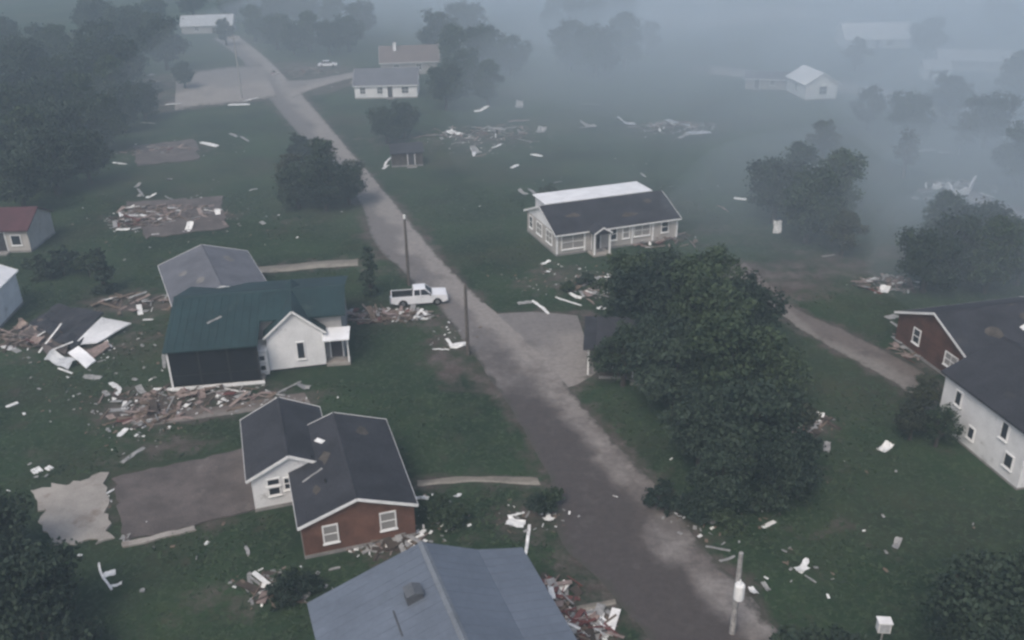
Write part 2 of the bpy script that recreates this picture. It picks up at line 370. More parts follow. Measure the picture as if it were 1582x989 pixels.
def road(key, m_, z, label, cat):
    l, r = ROADS[key]; n = len(l); W_ = 12; vs = []; ac = []; fs = []
    for i in range(n):
        for j in range(W_+1):
            t = j/W_
            p = l[i].lerp(r[i], t)
            if j in (0, W_):
                q = (r[i]-l[i]).normalized()*(.22*mnoise.noise(Vector((p.x*.6, p.y*.6, j))))
                p = p+q
            vs.append((p.x, p.y, z)); ac.append(t)
    for i in range(n-1):
        for j in range(W_):
            a = i*(W_+1)+j; fs.append((a, a+1, a+W_+2, a+W_+1))
    me = bpy.data.meshes.new(key); me.from_pydata(vs, [], fs); me.materials.append(m_)
    at = me.attributes.new('across', 'FLOAT', 'POINT'); at.data.foreach_set('value', ac)
    def edge_ok(v, t, i):
        if key == 'main_road' and t > .5 and 65 < v[1] < 81.5: return 0.
        if key == 'side_road': return 0. if i < 12 else .6
        return 1.
    ew = me.attributes.new('edge', 'FLOAT', 'POINT'); ew.data.foreach_set('value', [edge_ok(v, t, k//(W_+1)) for k, (v, t) in enumerate(zip(vs, ac))])
    wa = me.attributes.new('wet', 'FLOAT', 'POINT'); wa.data.foreach_set('value', [min(1, max(0, (74-v[1])/16))*(.42+.58*min(1, max(0, (.72-a_)/.22))) if key == 'main_road' else 0. for v, a_ in zip(vs, ac)])
    bm = bmesh.new(); bm.from_mesh(me); bmesh.ops.recalc_face_normals(bm, faces=bm.faces)
    if bm.faces[0].normal.z < 0: bmesh.ops.reverse_faces(bm, faces=bm.faces)
    bm.to_mesh(me); bm.free()
    nm = {'main_road':'road','side_road':'road','gravel_lot':'parking_lot','lane':'dirt_lane','far_lane':'dirt_lane','far_drive':'dirt_lane','far_track':'dirt_lane',
          'path_brick_house':'path','path_rubble':'path'}.get(key, 'driveway')
    o = bpy.data.objects.new(nm, me); C.objects.link(o)
    return tag(o, label, cat, kind='structure')
road('main_road', RM_MAIN, .012, 'worn grey asphalt road running down through the neighbourhood', 'road')
road('side_road', RM_SPUR, .008, 'short asphalt spur opening off the road toward the big trees', 'road')
road('gravel_lot', RM_LOT, .016, 'pale bare lot beside the far end of the road', 'lot')
road('driveway_upper', RM_LOT, .016, 'pale driveway leading to the house with the white front', 'driveway')
road('lane', RM_LANE, .008, 'dirt lane leading to the white two storey house', 'lane')
road('driveway_gravel', RM_GRAV, .008, 'pale gravel driveway strip behind the green roofed house', 'driveway')
road('driveway_porch', RM_LANE, .008, 'muddy driveway in front of the dark porch', 'driveway')
road('path_brick_house', RM_GRAV, .008, 'narrow path beside the brick gabled house', 'path')
road('path_rubble', RM_GRAV, .008, 'short pale path beside the red rubble heap', 'path')
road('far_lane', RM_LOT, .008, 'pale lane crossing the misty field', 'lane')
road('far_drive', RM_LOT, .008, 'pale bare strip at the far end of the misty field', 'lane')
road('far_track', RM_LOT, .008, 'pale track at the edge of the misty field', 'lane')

# ------------------------------------------------------------------ houses
FOOT = []      # building footprints (x, y, radius) kept free of weeds
def window(root, side, L_, W_, pos, zc, w_, h_, pane=None, muntin=True, off=0.0, trim=None, tilt=0):
    """window on wall side ('-u','+u','-v','+v') at pos along it; frame proud of the wall, pane recessed in it"""
    tr = trim or M_TRIM
    e = MB(); t = .09; d0, d1 = .004, .07
    fr = [(-w_/2-t, w_/2+t, h_/2, h_/2+t), (-w_/2-t, w_/2+t, -h_/2-t, -h_/2), (-w_/2-t, -w_/2, -h_/2, h_/2), (w_/2, w_/2+t, -h_/2, h_/2)]
    for a, b, c, d in fr: e.box(a, b, -d1, d0, c, d)
    if muntin:
        e.box(-w_/2, w_/2, -d1+.02, d0, -.03, .03)
        if w_ > .9: e.box(-.025, .025, -d1+.025, d0, -h_/2, h_/2)
    o = e.build('window', tr, root)
    p = MB().box(-w_/2, w_/2, -.022, -.002, -h_/2, h_/2).build('pane', pane or M_GLASS, o)
    s_ = MB().box(-w_/2-t-.05, w_/2+t+.05, -.13, 0, -h_/2-t-.05, -h_/2-t-.002).build('sill', tr, o)
    place_on(o, side, L_, W_, pos, zc, off)
    return o
def place_on(o, side, L_, W_, pos, zc, off=0.0):
    e = .002 + off
    if side == '-v': o.location = (pos, -W_/2-e, zc); o.rotation_euler = (0, 0, 0)
    if side == '+v': o.location = (pos, W_/2+e, zc); o.rotation_euler = (0, 0, math.pi)
    if side == '-u': o.location = (-L_/2-e, pos, zc); o.rotation_euler = (0, 0, -math.pi/2)
    if side == '+u': o.location = (L_/2+e, pos, zc); o.rotation_euler = (0, 0, math.pi/2)
def door(root, side, L_, W_, pos, z0=.25, w_=.95, h_=2.05, m_=None, off=0.0):
    e = MB(); t = .1
    e.box(-w_/2-t, -w_/2, -.07, .004, 0, h_); e.box(w_/2, w_/2+t, -.07, .004, 0, h_); e.box(-w_/2-t, w_/2+t, -.07, .004, h_, h_+t)
    fr = e.build('door_frame', M_TRIM, root)
    MB().box(-w_/2, w_/2, -.035, -.002, 0, h_).build('door', m_ or M_DOOR, fr)
    st = MB().box(-w_/2-.25, w_/2+.25, -1.0, -.075, -z0, -.06).build('step', M_FOUND, fr)
    place_on(fr, side, L_, W_, pos, z0, off)
    return fr

def roof_slab(m_, name, root, quad, th):
    """slab whose top is the given quad (ordered), thickness downward"""
    vs = [Vector(q) for q in quad]; dn = Vector((0, 0, -th))
    return MB().add(vs+[v+dn for v in vs], [(0,1,2,3),(7,6,5,4),(0,4,5,1),(1,5,6,2),(2,6,7,3),(3,7,4,0)]).build(name, m_, root)

def gable_house(name, label, cat, x, y, th, L_, W_, he, ri, wall, roof, over=.35, rake=.3, windows=(), doors=(), trim=True,
                chimney=None, gable_mat=None, group=None, ends=None, fnd=.25, vents=(), roofmat2=None):
    root = empty(name, (x, y, 0), th); tag(root, label, cat, group)
    FOOT.append((x, y, th, L_/2+.6, W_/2+.6))
    MB().box(-L_/2-.03, L_/2+.03, -W_/2-.03, W_/2+.03, 0, fnd).build('foundation', M_FOUND, root)
    tt = .14; sl = ri/(W_/2)
    # walls: pentagon prism, top under the roof slab
    z_ = lambda v: he+ri-abs(v)*sl
    poly = [(-W_/2, fnd), (W_/2, fnd), (W_/2, z_(W_/2)-tt), (0, he+ri-tt), (-W_/2, z_(W_/2)-tt)]
    MB().prism(poly, 0, -L_/2, L_/2).build('wall', wall, root)
    if gable_mat:
        for s in (-1, 1):
            e = s*(L_/2)
            pl = [(-W_/2+.02, he-tt-.02), (W_/2-.02, he-tt-.02), (0, he+ri-tt-.03)]
            MB().prism(pl, 0, e, e+s*.03).build('gable_panel', gable_mat, root)
    uo = L_/2+rake; vo = W_/2+over; zo = z_(vo)
    for s in (-1, 1):
        q = [(-uo, 0, he+ri), (uo, 0, he+ri), (uo, s*vo, zo), (-uo, s*vo, zo)]
        ro = roof_slab(roofmat2 if (roofmat2 and s > 0) else roof, 'roof', root, q, tt)
        if trim:
            f = MB(); f.box(-uo, uo, s*vo+(0.003 if s > 0 else -.03), s*vo+(.03 if s > 0 else -.003), zo-tt-.03, zo-.01)
            f.build('fascia', M_TRIM, root)
    if trim:
        for su in (-1, 1):
            for s in (-1, 1):
                a = Vector((su*(uo+.018), 0, he+ri-tt/2)); b = Vector((su*(uo+.018), s*vo, zo-tt/2))
                MB().bar(a, b, .03, .2, up=(0, 0, 1)).build('rake_trim', M_TRIM, root)
    MB().prism([(-.16, he+ri-.16*sl+.004), (0, he+ri+.03), (.16, he+ri-.16*sl+.004), (.16, he+ri-.16*sl-.05), (-.16, he+ri-.16*sl-.05)], 0, -uo-.005, uo+.005).build('ridge_cap', roof, root)
    for wv in windows: window(root, wv[0], L_, W_, *wv[1:5], **(wv[5] if len(wv) > 5 else {}))
    for dv in doors: door(root, dv[0], L_, W_, dv[1], fnd, **(dv[2] if len(dv) > 2 else {}))
    if chimney:
        cu, cv, h_, cm = chimney
        ch = MB().box(cu-.35, cu+.35, cv-.35, cv+.35, z_(abs(cv))-.7, he+ri+h_).build('chimney', cm, root)
        MB().box(cu-.42, cu+.42, cv-.42, cv+.42, he+ri+h_+.002, he+ri+h_+.1).build('chimney_cap', M_FOUND, ch)
    for (vu, vvv, s_) in vents:
        z0 = z_(abs(vvv))
        MB().tube([(vu, vvv, z0-.1), (vu, vvv, z0+.3)], [.07*s_, .07*s_], 8).build('vent_pipe', M_BLACK, root)
    return root

D_ = math.degrees
# B: brick house with charcoal roof
B = gable_house('brick_house', 'red brick gabled house with charcoal roof and white rake trim', 'house', -10.95, 49.35, R(107.3), 10, 6.8, 2.6, 1.2,
    M_BRICK, M_DARKROOF, over=.22, rake=.25,
    windows=[('-u', 1.75, 1.5, .78, 1.15, dict(pane=M_GLASSL)), ('-u', -1.75, 1.6, .85, 1.15, dict(pane=M_GLASSL)), ('+v', 1.0, 1.6, .9, 1.1), ('-v', 0., 1.6, .9, 1.1)],
    vents=[(-2.2, 1.5, 1), (1., 2., 1)])
# its white side wing with own gable (lower), toward the left
g = gable_house('white_side_house', 'small white sided house with charcoal roof joined to the brick house', 'house', -15.6, 52.6, R(107.3), 7.4, 5.0, 2.75, 1.2,
    M_WHITE, M_DARKROOF, over=.3, rake=.25,
    windows=[('-u', 1.15, 2.05, .7, .4, dict(muntin=False)), ('-u', 1.15, 1.35, .65, .5, dict(muntin=False)), ('-u', .2, 1.75, .5, .8), ('+v', 0, 1.6, .8, 1.0)])
# C: big pale metal roof, custom (two pitches on the right side)
croot = empty('metal_roof_house', (-2.61, 31.98, 0), R(110)); tag(croot, 'house under a wide pale blue-grey metal roof with a square dark vent', 'house')
FOOT.append((-2.61, 31.98, R(110), 8, 7.2))
ZR, EL = 5.15, 3.05
MB().box(-6.6, 6.6, -5.1, 5.6, 0, .25).build('foundation', M_FOUND, croot)
MB().prism([(5.5,.25),(5.5,3.05),(0,4.9),(-2.8,3.55),(-5.0,3.2),(-5.0,.25)], 0, -6.5, 6.5).build('wall', M_WHITE, croot)
roof_slab(M_METALROOF, 'roof', croot, [(-7,0,ZR),(7,0,ZR),(7,6.25,EL),(-7,6.25,EL)], .1)
roof_slab(M_METALROOF, 'roof', croot, [(-7,0,ZR),(7,0,ZR),(7,-3.1,3.72),(-7,-3.1,3.72)], .1)
roof_slab(M_METALROOF, 'roof', croot, [(-7,-3.1,3.718),(7,-3.1,3.718),(6.7,-5.6,3.33),(-7,-5.6,3.33)], .1)
MB().prism([(-.2,ZR-.055),(0,ZR+.05),(.2,ZR-.035),(.2,ZR-.12),(-.2,ZR-.14)], 0, -7.03, 7.03).build('ridge_cap', mat('ridge_cap_grey', (.17,.19,.215), .6, .2), croot)
for k in range(-11, 12):      # standing seams, one by one
    u = k*.61
    for (v0, z0, v1, z1) in ((.22, ZR-.07, 6.24, EL), (-.22, ZR-.1, -3.1, 3.72)):
        MB().bar((u, v0, z0+.004), (u, v1, z1+.004), .03, .016).build('roof_seam', M_METALROOF, croot)
    MB().bar((u, -3.12, 3.722), (u, -5.58, 3.338), .03, .016).build('roof_seam', M_METALROOF, croot)
vb = MB().box(3.2, 3.95, .95, 1.75, 4.3, 5.12).build('roof_vent', mat('vent_grey', (.085,.09,.1), .7, .2), croot)
MB().prism([(.9,5.122),(1.8,5.122),(1.35,5.3)], 0, 3.15, 4.0).build('vent_hood', mat('vent_hood_grey', (.12,.13,.145), .6, .2), vb)
MB().bar((1.6, 2.45, 4.34), (3.4, 2.45, 4.34), .09, .05).build('lifted_seam', mat('vent_grey', (.1,.1,.1)), croot)
window(croot, '+u', 13, 11, 2.2, 1.6, 1.0, 1.2); window(croot, '+u', 13, 11, -2.2, 1.6, 1.0, 1.2); window(croot, '-v', 13, 10, 2., 1.6, 1.0, 1.2)

# D: ranch house
Dh = gable_house('ranch_house', 'long ranch house with dark roof, white trimmed windows and small porch', 'house', 10.55, 100.3, R(19.5), 14.9, 9.0, 2.75, 1.75,
    M_CREAM, M_DARKROOF, over=.4, rake=.3, gable_mat=M_WHITE,
    windows=[('-v', -5.5, 1.5, 2.6, 1.5, dict(pane=M_GLASSL)), ('-v', -.6, 1.7, .75, 1.3), ('-v', 1.0, 1.7, .75, 1.3, dict(pane=M_GLASSL)), ('-v', 3.0, 1.7, 1.9, 1.25, dict(pane=M_GLASSL)), ('-v', 5.9, 1.7, .8, 1.2),
             ('-u', 3.2, 1.6, .9, 1.3), ('-u', .6, 1.6, 1.5, 1.3, dict(pane=M_GLASSL)), ('-u', -2.4, 1.6, 1.6, 1.3, dict(pane=M_GLASSL))],
    doors=[('-v', -2.7, dict(m_=M_DOOR))], vents=[(-4.5, .8, 1.5), (.5, .8, 1.5), (3.5, .8, 1.5)])
# rear shed roof of pale sheet rising from the ridge
roof_slab(M_WHITEROOF, 'rear_roof', Dh, [(-7.0,.1,4.62),(6.6,.1,4.62),(6.9,4.75,4.42),(-6.7,4.75,4.42)], .1)
MB().box(-6.5, 6.4, 4.0, 4.3, 2.75, 4.33).build('rear_wall', M_WHITE, Dh)
MB().prism([(.4,4.5),(4.2,2.75),(4.2,4.33)], 0, -6.5, -6.4).build('rear_cheek', M_WHITE, Dh); MB().prism([(.4,4.5),(4.2,2.75),(4.2,4.33)], 0, 6.3, 6.4).build('rear_cheek', M_WHITE, Dh)
pr = MB().prism([(-3.75,2.55),(-1.65,2.55),(-1.65,2.65),(-2.7,3.3),(-3.75,2.65)], 1, -6.4, -4.2).build('porch_roof', M_DARKROOF, Dh)
for s in (-1, 1):
    MB().box(-2.7+s*.92-.09, -2.7+s*.92+.09, -6.2, -6.0, .1, 2.549).build('porch_post', M_TRIM, Dh)
    MB().bar((-2.7, -6.42, 3.3), (-2.7+s*1.1, -6.42, 2.62), .04, .16).build('porch_trim', M_TRIM, Dh)
MB().box(-3.8, -1.6, -6.3, -4.56, 0, .18).build('porch_floor', M_CONC, Dh)
for u in (-7.42, -4.1, 1.75, 4.35, 7.42):
    MB().box(u-.09, u+.09, -4.62, -4.503, .25, 2.55).build('corner_board', M_TRIM, Dh)

# grey roofed house behind the green one
gable_house('grey_roof_house', 'house with plain grey shingle roof behind the green roofed house', 'house', -28.9, 81.6, R(-64.8), 11.6, 8.2, 3.1, 1.35,
    M_GREYWALL, M_GREYROOF, over=.35, rake=.3, windows=[('-v', -2, 1.7, 1., 1.2), ('-v', 2.2, 1.7, 1., 1.2), ('+u', 0, 1.7, 1., 1.2), ('+v', 1, 1.7, 1, 1.2)])

# A: green roofed house with white cross gable and a porch with its shade built as dark panels
A = empty('green_roof_house', (-21.73, 72.26, 0), R(8.1)); tag(A, 'green metal roofed house with a tall white front gable and porch shade built as dark panels', 'house')
FOOT.append((-21.73, 72.26, R(8.1), 7.6, 7.3))
MB().box(-6.9, 6.9, -3.5, 6.6, 0, .3).build('foundation', M_FOUND, A)
MB().prism([(-3.4,.3),(6.5,.3),(6.5,3.55),(0,5.3),(-3.4,4.35)], 0, -6.8, 6.8).build('wall', M_GREYWALL, A)
roof_slab(M_GREENROOF, 'roof', A, [(-7.2,0,5.5),(.2,0,5.5),(.2,-6.9,3.62),(-7.2,-6.9,3.62)], .13)
roof_slab(M_GREENROOF, 'roof', A, [(.2,0,5.498),(7.2,0,5.498),(7.2,-3.9,4.43),(.2,-3.9,4.43)], .13)
roof_slab(M_GREENROOF, 'roof', A, [(-7.2,0,5.498),(7.2,0,5.498),(7.2,6.9,3.62),(-7.2,6.9,3.62)], .13)
MB().prism([(-.2,5.45),(0,5.55),(.2,5.45),(.2,5.4),(-.2,5.4)], 0, -7.22, 7.22).build('ridge_cap', M_GREENROOF, A)
for k in range(-11, 12):
    u = k*.63
    MB().bar((u, -.2, 5.455), (u, (-6.88 if u < .15 else -3.88), (3.632 if u < .15 else 4.44)), .035, .04).build('roof_seam', M_GREENROOF, A)
# porch under the long front slope
MB().box(-7.0, .3, -6.7, -3.53, 0, .28).build('porch_floor', M_CONC, A)
MB().box(-7.06, .36, -6.78, -6.703, .02, .3).build('porch_curb', M_TRIM, A)
for k, u in enumerate((-6.95, -4.6, -2.3, .05)):
    MB().box(u-.07, u+.07, -6.66, -6.52, .28, 3.5).build('porch_post', M_TRIM if k == 0 else M_BLACK, A)
for k in range(3):
    u0 = (-6.88, -4.53, -2.23)[k]; u1 = (-4.67, -2.37, -.02)[k]
    MB().box(u0, u1, -6.61, -6.57, .3, 3.48).build('shade_panel', M_PORCHSHADE, A)  # dark sheet between posts paints the shade of the open porch
    MB().box(u0, u1, -6.63, -6.55, 1.25, 1.33).build('panel_rail', M_BLACK, A)
MB().box(-6.99, -6.95, -6.5, -3.5, .3, 3.7).build('shade_panel', M_PORCHSHADE, A)
# white cross gable (own frame, turned slightly)
def local_gable(parent, cu, cv, ang, L_, W_, he, ri, wall, roof):
    """a cross gable as parts of its house: wall, two roof slabs, rakes; returns nothing"""
    Mx = Matrix.Translation((cu, cv, 0)) @ Matrix.Rotation(ang, 4, 'Z')
    def put(o): o.matrix_local = Mx; return o
    tt = .12; sl = ri/(W_/2); vo = W_/2+.25; uo = L_/2+.25; zo = he+ri-vo*sl
    put(MB().prism([(-W_/2,.2),(W_/2,.2),(W_/2,he-tt),(0,he+ri-tt),(-W_/2,he-tt)], 0, -L_/2, L_/2).build('gable_wall', wall, parent))
    for s in (-1, 1):
        put(roof_slab(roof, 'gable_roof', parent, [(-uo,0,he+ri),(L_/2,0,he+ri),(L_/2,s*vo,zo),(-uo,s*vo,zo)], tt))
        put(MB().bar((-uo-.018,0,he+ri-tt/2),(-uo-.018,s*vo,zo-tt/2),.03,.17).build('rake_trim', M_TRIM, parent))
    return Mx
Mx = local_gable(A, 2.7, -1.2, R(94.3), 6.9, 4.66, 3.5, 2.0, M_WHITE, M_GREENROOF)
def on(Mx, o, loc, rz): o.matrix_local = Mx @ Matrix.Translation(loc) @ Matrix.Rotation(rz, 4, 'Z'); return o
wn = window(A, '-u', 6.9, 4.66, 0, 0, .55, 1.45, muntin=False); on(Mx, wn, (-3.453, -.35, 1.75), -math.pi/2)
# small white bay left of the gable, two openings
MB().box(-.2, .62, -5.5, -3.45, .2, 2.35).build('bay', M_WHITE, A)
MB().box(-.28, .6, -5.6, -3.4, 2.352, 2.45).build('bay_roof', M_TRIM, A)
for zc in (.85, 1.75):
    w_ = window(A, '-v', 1, 1, 0, 0, .42, .42, muntin=False); w_.location = (.2, -5.503, zc)
# side porch on the right
MB().box(5.3, 7.3, -4.6, -3.42, 0, .25).build('side_porch_floor', M_CONC, A)
roof_slab(M_WHITEROOF, 'side_porch_roof', A, [(5.15,-3.42,3.1),(7.5,-3.42,3.1),(7.4,-5.2,2.75),(5.2,-5.2,2.75)], .12)
for u in (7.2,): MB().box(u-.07, u+.07, -4.55, -4.4, .25, 2.75).build('porch_post', M_TRIM, A)
door(A, '-v', 13.8, 6.8, 6.2, .3)

# E: white two storey house; F: brick gable house beside it
gable_house('white_tall_house', 'white sided tall house with small dark windows and slate-dark roof', 'house', 36.5, 54.3, R(-79), 8.6, 8.6, 4.5, 2.1,
    M_WHITE, M_DARKROOF, over=.3, rake=.25, trim=False, fnd=.15,
    windows=[('-v', -2.6, 3.1, .55, 1.0, dict(muntin=False)), ('-v', -.7, 1.35, .55, .8, dict(muntin=False)), ('-v', 2.2, 3.3, .55, 1.15, dict(muntin=False)), ('-v', 3.1, 1.5, .7, .9, dict(muntin=False)),
             ('+u', -2, 3.2, .8, 1.1), ('+u', 1.5, 3.2, .8, 1.1)], doors=[('+u', 0., {})])
Fh = gable_house('brick_wing_house', 'brick gabled house with white rake and dark roof beside the white tall house', 'house', 40.6, 68.3, R(12.3), 12, 9.2, 2.85, 1.9,
    M_BRICK, M_DARKROOF, over=.3, rake=.3, windows=[('-u', -2.6, 1.6, 1.4, 1.0, dict(pane=M_GLASSL)), ('-u', 1.9, 1.7, .8, 1.2), ('-v', 1, 1.6, 1, 1.2)])
# J: house with white front, far up the road
gable_house('white_front_house', 'grey roofed house with white front far up the road', 'house', -24.4, 186.9, R(1.5), 12.4, 8.0, 2.8, 2.5,
    M_WHITE, M_GREYROOF, over=.3, rake=.3, windows=[('-v', -1.2, 1.6, 1.0, 1.2), ('-v', 3.8, 1.6, 1.3, 1.2), ('-v', -4.6, 1.6, 1., 1.2)], doors=[('-v', .8, {})])
gable_house('far_brown_house', 'hazy brown roofed house with white chimney behind the white fronted house', 'house', -22.5, 214, R(6), 13, 9, 3.0, 2.8,
    M_GREYWALL, mat('brown_shingle', (.16,.13,.12), .9, .2), windows=[('-v', -3, 1.7, 1.2, 1.2), ('-v', 2, 1.7, 1.2, 1.2)], chimney=(-3.2, -1.2, .9, M_WHITE))
# far misty houses on the right
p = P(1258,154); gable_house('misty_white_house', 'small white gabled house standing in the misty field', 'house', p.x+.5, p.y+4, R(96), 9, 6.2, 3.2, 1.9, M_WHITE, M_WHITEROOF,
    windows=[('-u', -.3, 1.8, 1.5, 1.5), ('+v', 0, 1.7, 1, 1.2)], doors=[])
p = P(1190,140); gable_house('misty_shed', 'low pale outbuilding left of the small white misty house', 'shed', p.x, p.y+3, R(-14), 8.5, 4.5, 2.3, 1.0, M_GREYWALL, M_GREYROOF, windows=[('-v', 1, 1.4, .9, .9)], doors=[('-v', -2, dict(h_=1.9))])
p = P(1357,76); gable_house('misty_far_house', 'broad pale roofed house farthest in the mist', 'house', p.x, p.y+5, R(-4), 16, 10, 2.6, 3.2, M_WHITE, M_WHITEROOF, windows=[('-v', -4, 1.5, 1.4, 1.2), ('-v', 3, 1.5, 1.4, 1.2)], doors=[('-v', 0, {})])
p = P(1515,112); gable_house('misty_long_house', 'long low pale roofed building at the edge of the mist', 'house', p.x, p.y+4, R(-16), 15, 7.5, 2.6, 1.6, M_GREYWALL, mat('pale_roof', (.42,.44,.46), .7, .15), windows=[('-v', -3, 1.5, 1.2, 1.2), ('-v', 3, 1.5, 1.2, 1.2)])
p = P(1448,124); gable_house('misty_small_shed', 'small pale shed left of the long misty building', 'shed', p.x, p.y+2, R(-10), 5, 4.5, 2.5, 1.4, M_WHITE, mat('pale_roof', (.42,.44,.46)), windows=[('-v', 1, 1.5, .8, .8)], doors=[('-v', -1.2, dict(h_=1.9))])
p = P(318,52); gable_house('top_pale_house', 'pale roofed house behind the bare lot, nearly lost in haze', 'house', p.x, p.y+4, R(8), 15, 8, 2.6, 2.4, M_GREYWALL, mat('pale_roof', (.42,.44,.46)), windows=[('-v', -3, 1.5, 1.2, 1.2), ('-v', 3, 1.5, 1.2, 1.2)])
p = P(30,391); gable_house('maroon_roof_house', 'cream walled building with maroon roof at the wood edge', 'house', p.x-3.6, p.y+3.3, R(2), 9.6, 6.5, 2.9, 1.5, M_CREAM, M_REDROOF, windows=[('-v', 3.4, 1.5, 1, 1.1, dict(muntin=False))], doors=[('-v', 1.6, dict(w_=1.2, h_=2.2))], trim=False)
# K: white building cut by the frame at left
gable_house('white_shed', 'plain white shed beside the collapsed house', 'shed', -51.2, 79.6, R(96), 6.4, 5.6, 3.6, 1.2, M_WHITE, M_WHITEROOF, windows=[('-u', .6, 2.0, .9, 1.1)], over=.2, rake=.2)
# M: small dark shed
p = P(627,258); gable_house('dark_shed', 'small dark shed with torn pale edge beside the road bend', 'shed', p.x, p.y+2, R(8), 4.6, 3.6, 2.2, .9, M_DARKWOOD, M_DARKROOF, over=.2, rake=.2, doors=[('-v', .6, dict(h_=1.7))], trim=False)
# R: dark roofed house beneath the big trees
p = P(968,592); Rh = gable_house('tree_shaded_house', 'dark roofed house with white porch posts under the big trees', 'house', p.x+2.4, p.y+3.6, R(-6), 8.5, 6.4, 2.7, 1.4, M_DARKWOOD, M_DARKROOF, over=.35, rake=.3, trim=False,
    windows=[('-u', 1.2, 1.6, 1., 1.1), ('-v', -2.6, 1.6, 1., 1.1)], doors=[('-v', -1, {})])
for v in (-2.6, 0., 2.6): MB().box(-5.25, -5.12, v-.07, v+.07, .0, 2.55).build('porch_post', M_TRIM, Rh)
roof_slab(M_DARKROOF, 'porch_roof', Rh, [(-4.2,-3.2,2.72),(-4.2,3.2,2.72),(-5.6,3.2,2.66),(-5.6,-3.2,2.66)], .1)

# ------------------------------------------------------------------ bent sheets and slabs placed on the ground
def patch(name, m_, corners, n=8, amp=.12, th=.04, parent=None, seed=0, minz=.0, ragged=0.0):
    """crumpled slab over four pixel/height corners (px, py, z)"""
    c = [P(*q) for q in corners]; o0 = sum(c, Vector())/4; o0.z = 0
    vs = []; fs = []
    for i in range(n+1):
        for j in range(n+1):
            s, t = i/n, j/n
            p = c[0].lerp(c[1], s).lerp(c[3].lerp(c[2], s), t)
            p = p-o0
            k = Vector((p.x*.9+seed*7.1, p.y*.9, seed))
            p.z += amp*mnoise.noise(k)+amp*.4*mnoise.noise(k*3)
            if ragged and (i in (0, n) or j in (0, n)):
                p.x += ragged*mnoise.noise(k*2.3+Vector((5, 0, 0))); p.y += ragged*mnoise.noise(k*2.3+Vector((0, 9, 0)))
            vs.append(p)
    lo = min(v.z for v in vs)
    for v in vs: v.z += max(0, minz+th+.004-lo)
    N = len(vs); w_ = n+1
    allv = vs+[v-Vector((0, 0, th)) for v in vs]
    for i in range(n):
        for j in range(n):
            a = i*w_+j; fs.append((a, a+1, a+w_+1, a+w_)); fs.append((N+a, N+a+w_, N+a+w_+1, N+a+1))
    for k in range(n):
        for (a, b) in ((k, k+1), (n*w_+k+1, n*w_+k), ((k+1)*w_, k*w_), (k*w_+n, (k+1)*w_+n)):
            fs.append((a, b, N+b, N+a))
    o = MB().add(allv, fs).build(name, m_, parent)
    o.location = o0 if parent is None else (o0-parent.location)
    return o

# bare slabs left where houses stood
s1 = patch('concrete_slab', M_CONC, [(50,757,.1),(162,732,.1),(172,832,.1),(80,842,.1)], n=14, amp=.0, th=.1, seed=3, ragged=.6)
tag(s1, 'pale bare concrete slab with broken edge', 'slab')
s2 = patch('house_floor', M_FLOOR, [(172,738,.1),(388,690,.1),(398,786,.1),(192,836,.1)], n=14, amp=.0, th=.1, seed=4, ragged=.35)
tag(s2, 'brown bare house floor swept clean beside the concrete slab', 'floor')
s3 = patch('floor_edge', M_CONC, [(188,838,.12),(300,812,.12),(304,818,.12),(190,846,.12)], n=8, amp=0, th=.11, seed=5, ragged=.2, parent=s2)
s4 = patch('house_floor', M_FLOOR, [(205,225,.1),(300,215,.1),(308,246,.1),(212,256,.1)], n=10, amp=.0, th=.1, seed=6, ragged=1.0)
tag(s4, 'far brown foundation left bare near the dark woods', 'floor')
s5 = patch('rubble_floor', M_FLOOR, [(195,312,.1),(338,304,.1),(350,352,.1),(225,366,.1)], n=10, amp=.0, th=.08, seed=8, ragged=1.0)
tag(s5, 'brown floor of a flattened house strewn with white scraps', 'floor')

# L: collapsed house with fallen roof and splayed white walls
cl = empty('collapsed_house', P(105, 525), 0); tag(cl, 'collapsed house with dark fallen roof and splayed white wall panels', 'ruin')
patch('fallen_roof', M_DARKROOF, [(45,500,.9),(85,470,1.3),(160,482,1.5),(112,538,.6)], n=10, amp=.35, th=.14, parent=cl, seed=1, ragged=.3)
patch('fallen_roof', mat('torn_roof_underlay', (.1,.085,.08), .9, .3), [(28,520,.35),(58,488,.9),(110,538,.5),(82,548,.25)], n=8, amp=.4, th=.12, parent=cl, seed=2, ragged=.6)
patch('wall_panel', M_WHITEROOF, [(113,533,.5),(157,490,1.7),(203,499,.5),(150,529,.3)], n=6, amp=.08, th=.1, parent=cl, seed=3)
patch('wall_panel', M_WHITEROOF, [(105,545,.5),(121,534,.9),(148,556,.25),(133,568,.15)], n=6, amp=.1, th=.08, parent=cl, seed=4)
patch('wall_panel', M_METSHEET, [(68,556,.15),(82,545,.8),(118,558,.5),(104,570,.1)], n=8, amp=.35, th=.05, parent=cl, seed=5)
patch('torn_board', M_BRD_P, [(130,545,.3),(165,526,.5),(170,534,.4),(145,553,.1)], n=6, amp=.2, th=.05, parent=cl, seed=6)
for q, mm_ in (((32,505,1.0),M_INSUL), ((48,512,.8),M_INSUL), ((66,516,.8),M_BRD_P), ((80,528,.5),M_INSUL), ((58,530,.4),M_BRD_P), ((95,520,.9),M_BRD_B)):
    x_, y_, z_ = q
    patch('torn_insulation', mm_, [(x_-10,y_+2,.1),(x_-2,y_-8,z_),(x_+12,y_-2,z_*.7),(x_+4,y_+9,.1)], n=5, amp=.45, th=.1, parent=cl, seed=x_, ragged=.3)
for a, b in (((80,541,.5),(113,528,.9)), ((90,569,.12),(112,577,.08)), ((162,527,.4),(173,536,.1)), ((40,530,.2),(70,512,1.0)), ((60,545,.1),(95,500,1.6))):
    MB().bar(P(*a)-cl.location, P(*b)-cl.location, .16, .06).build('board', M_BRD_W, cl)

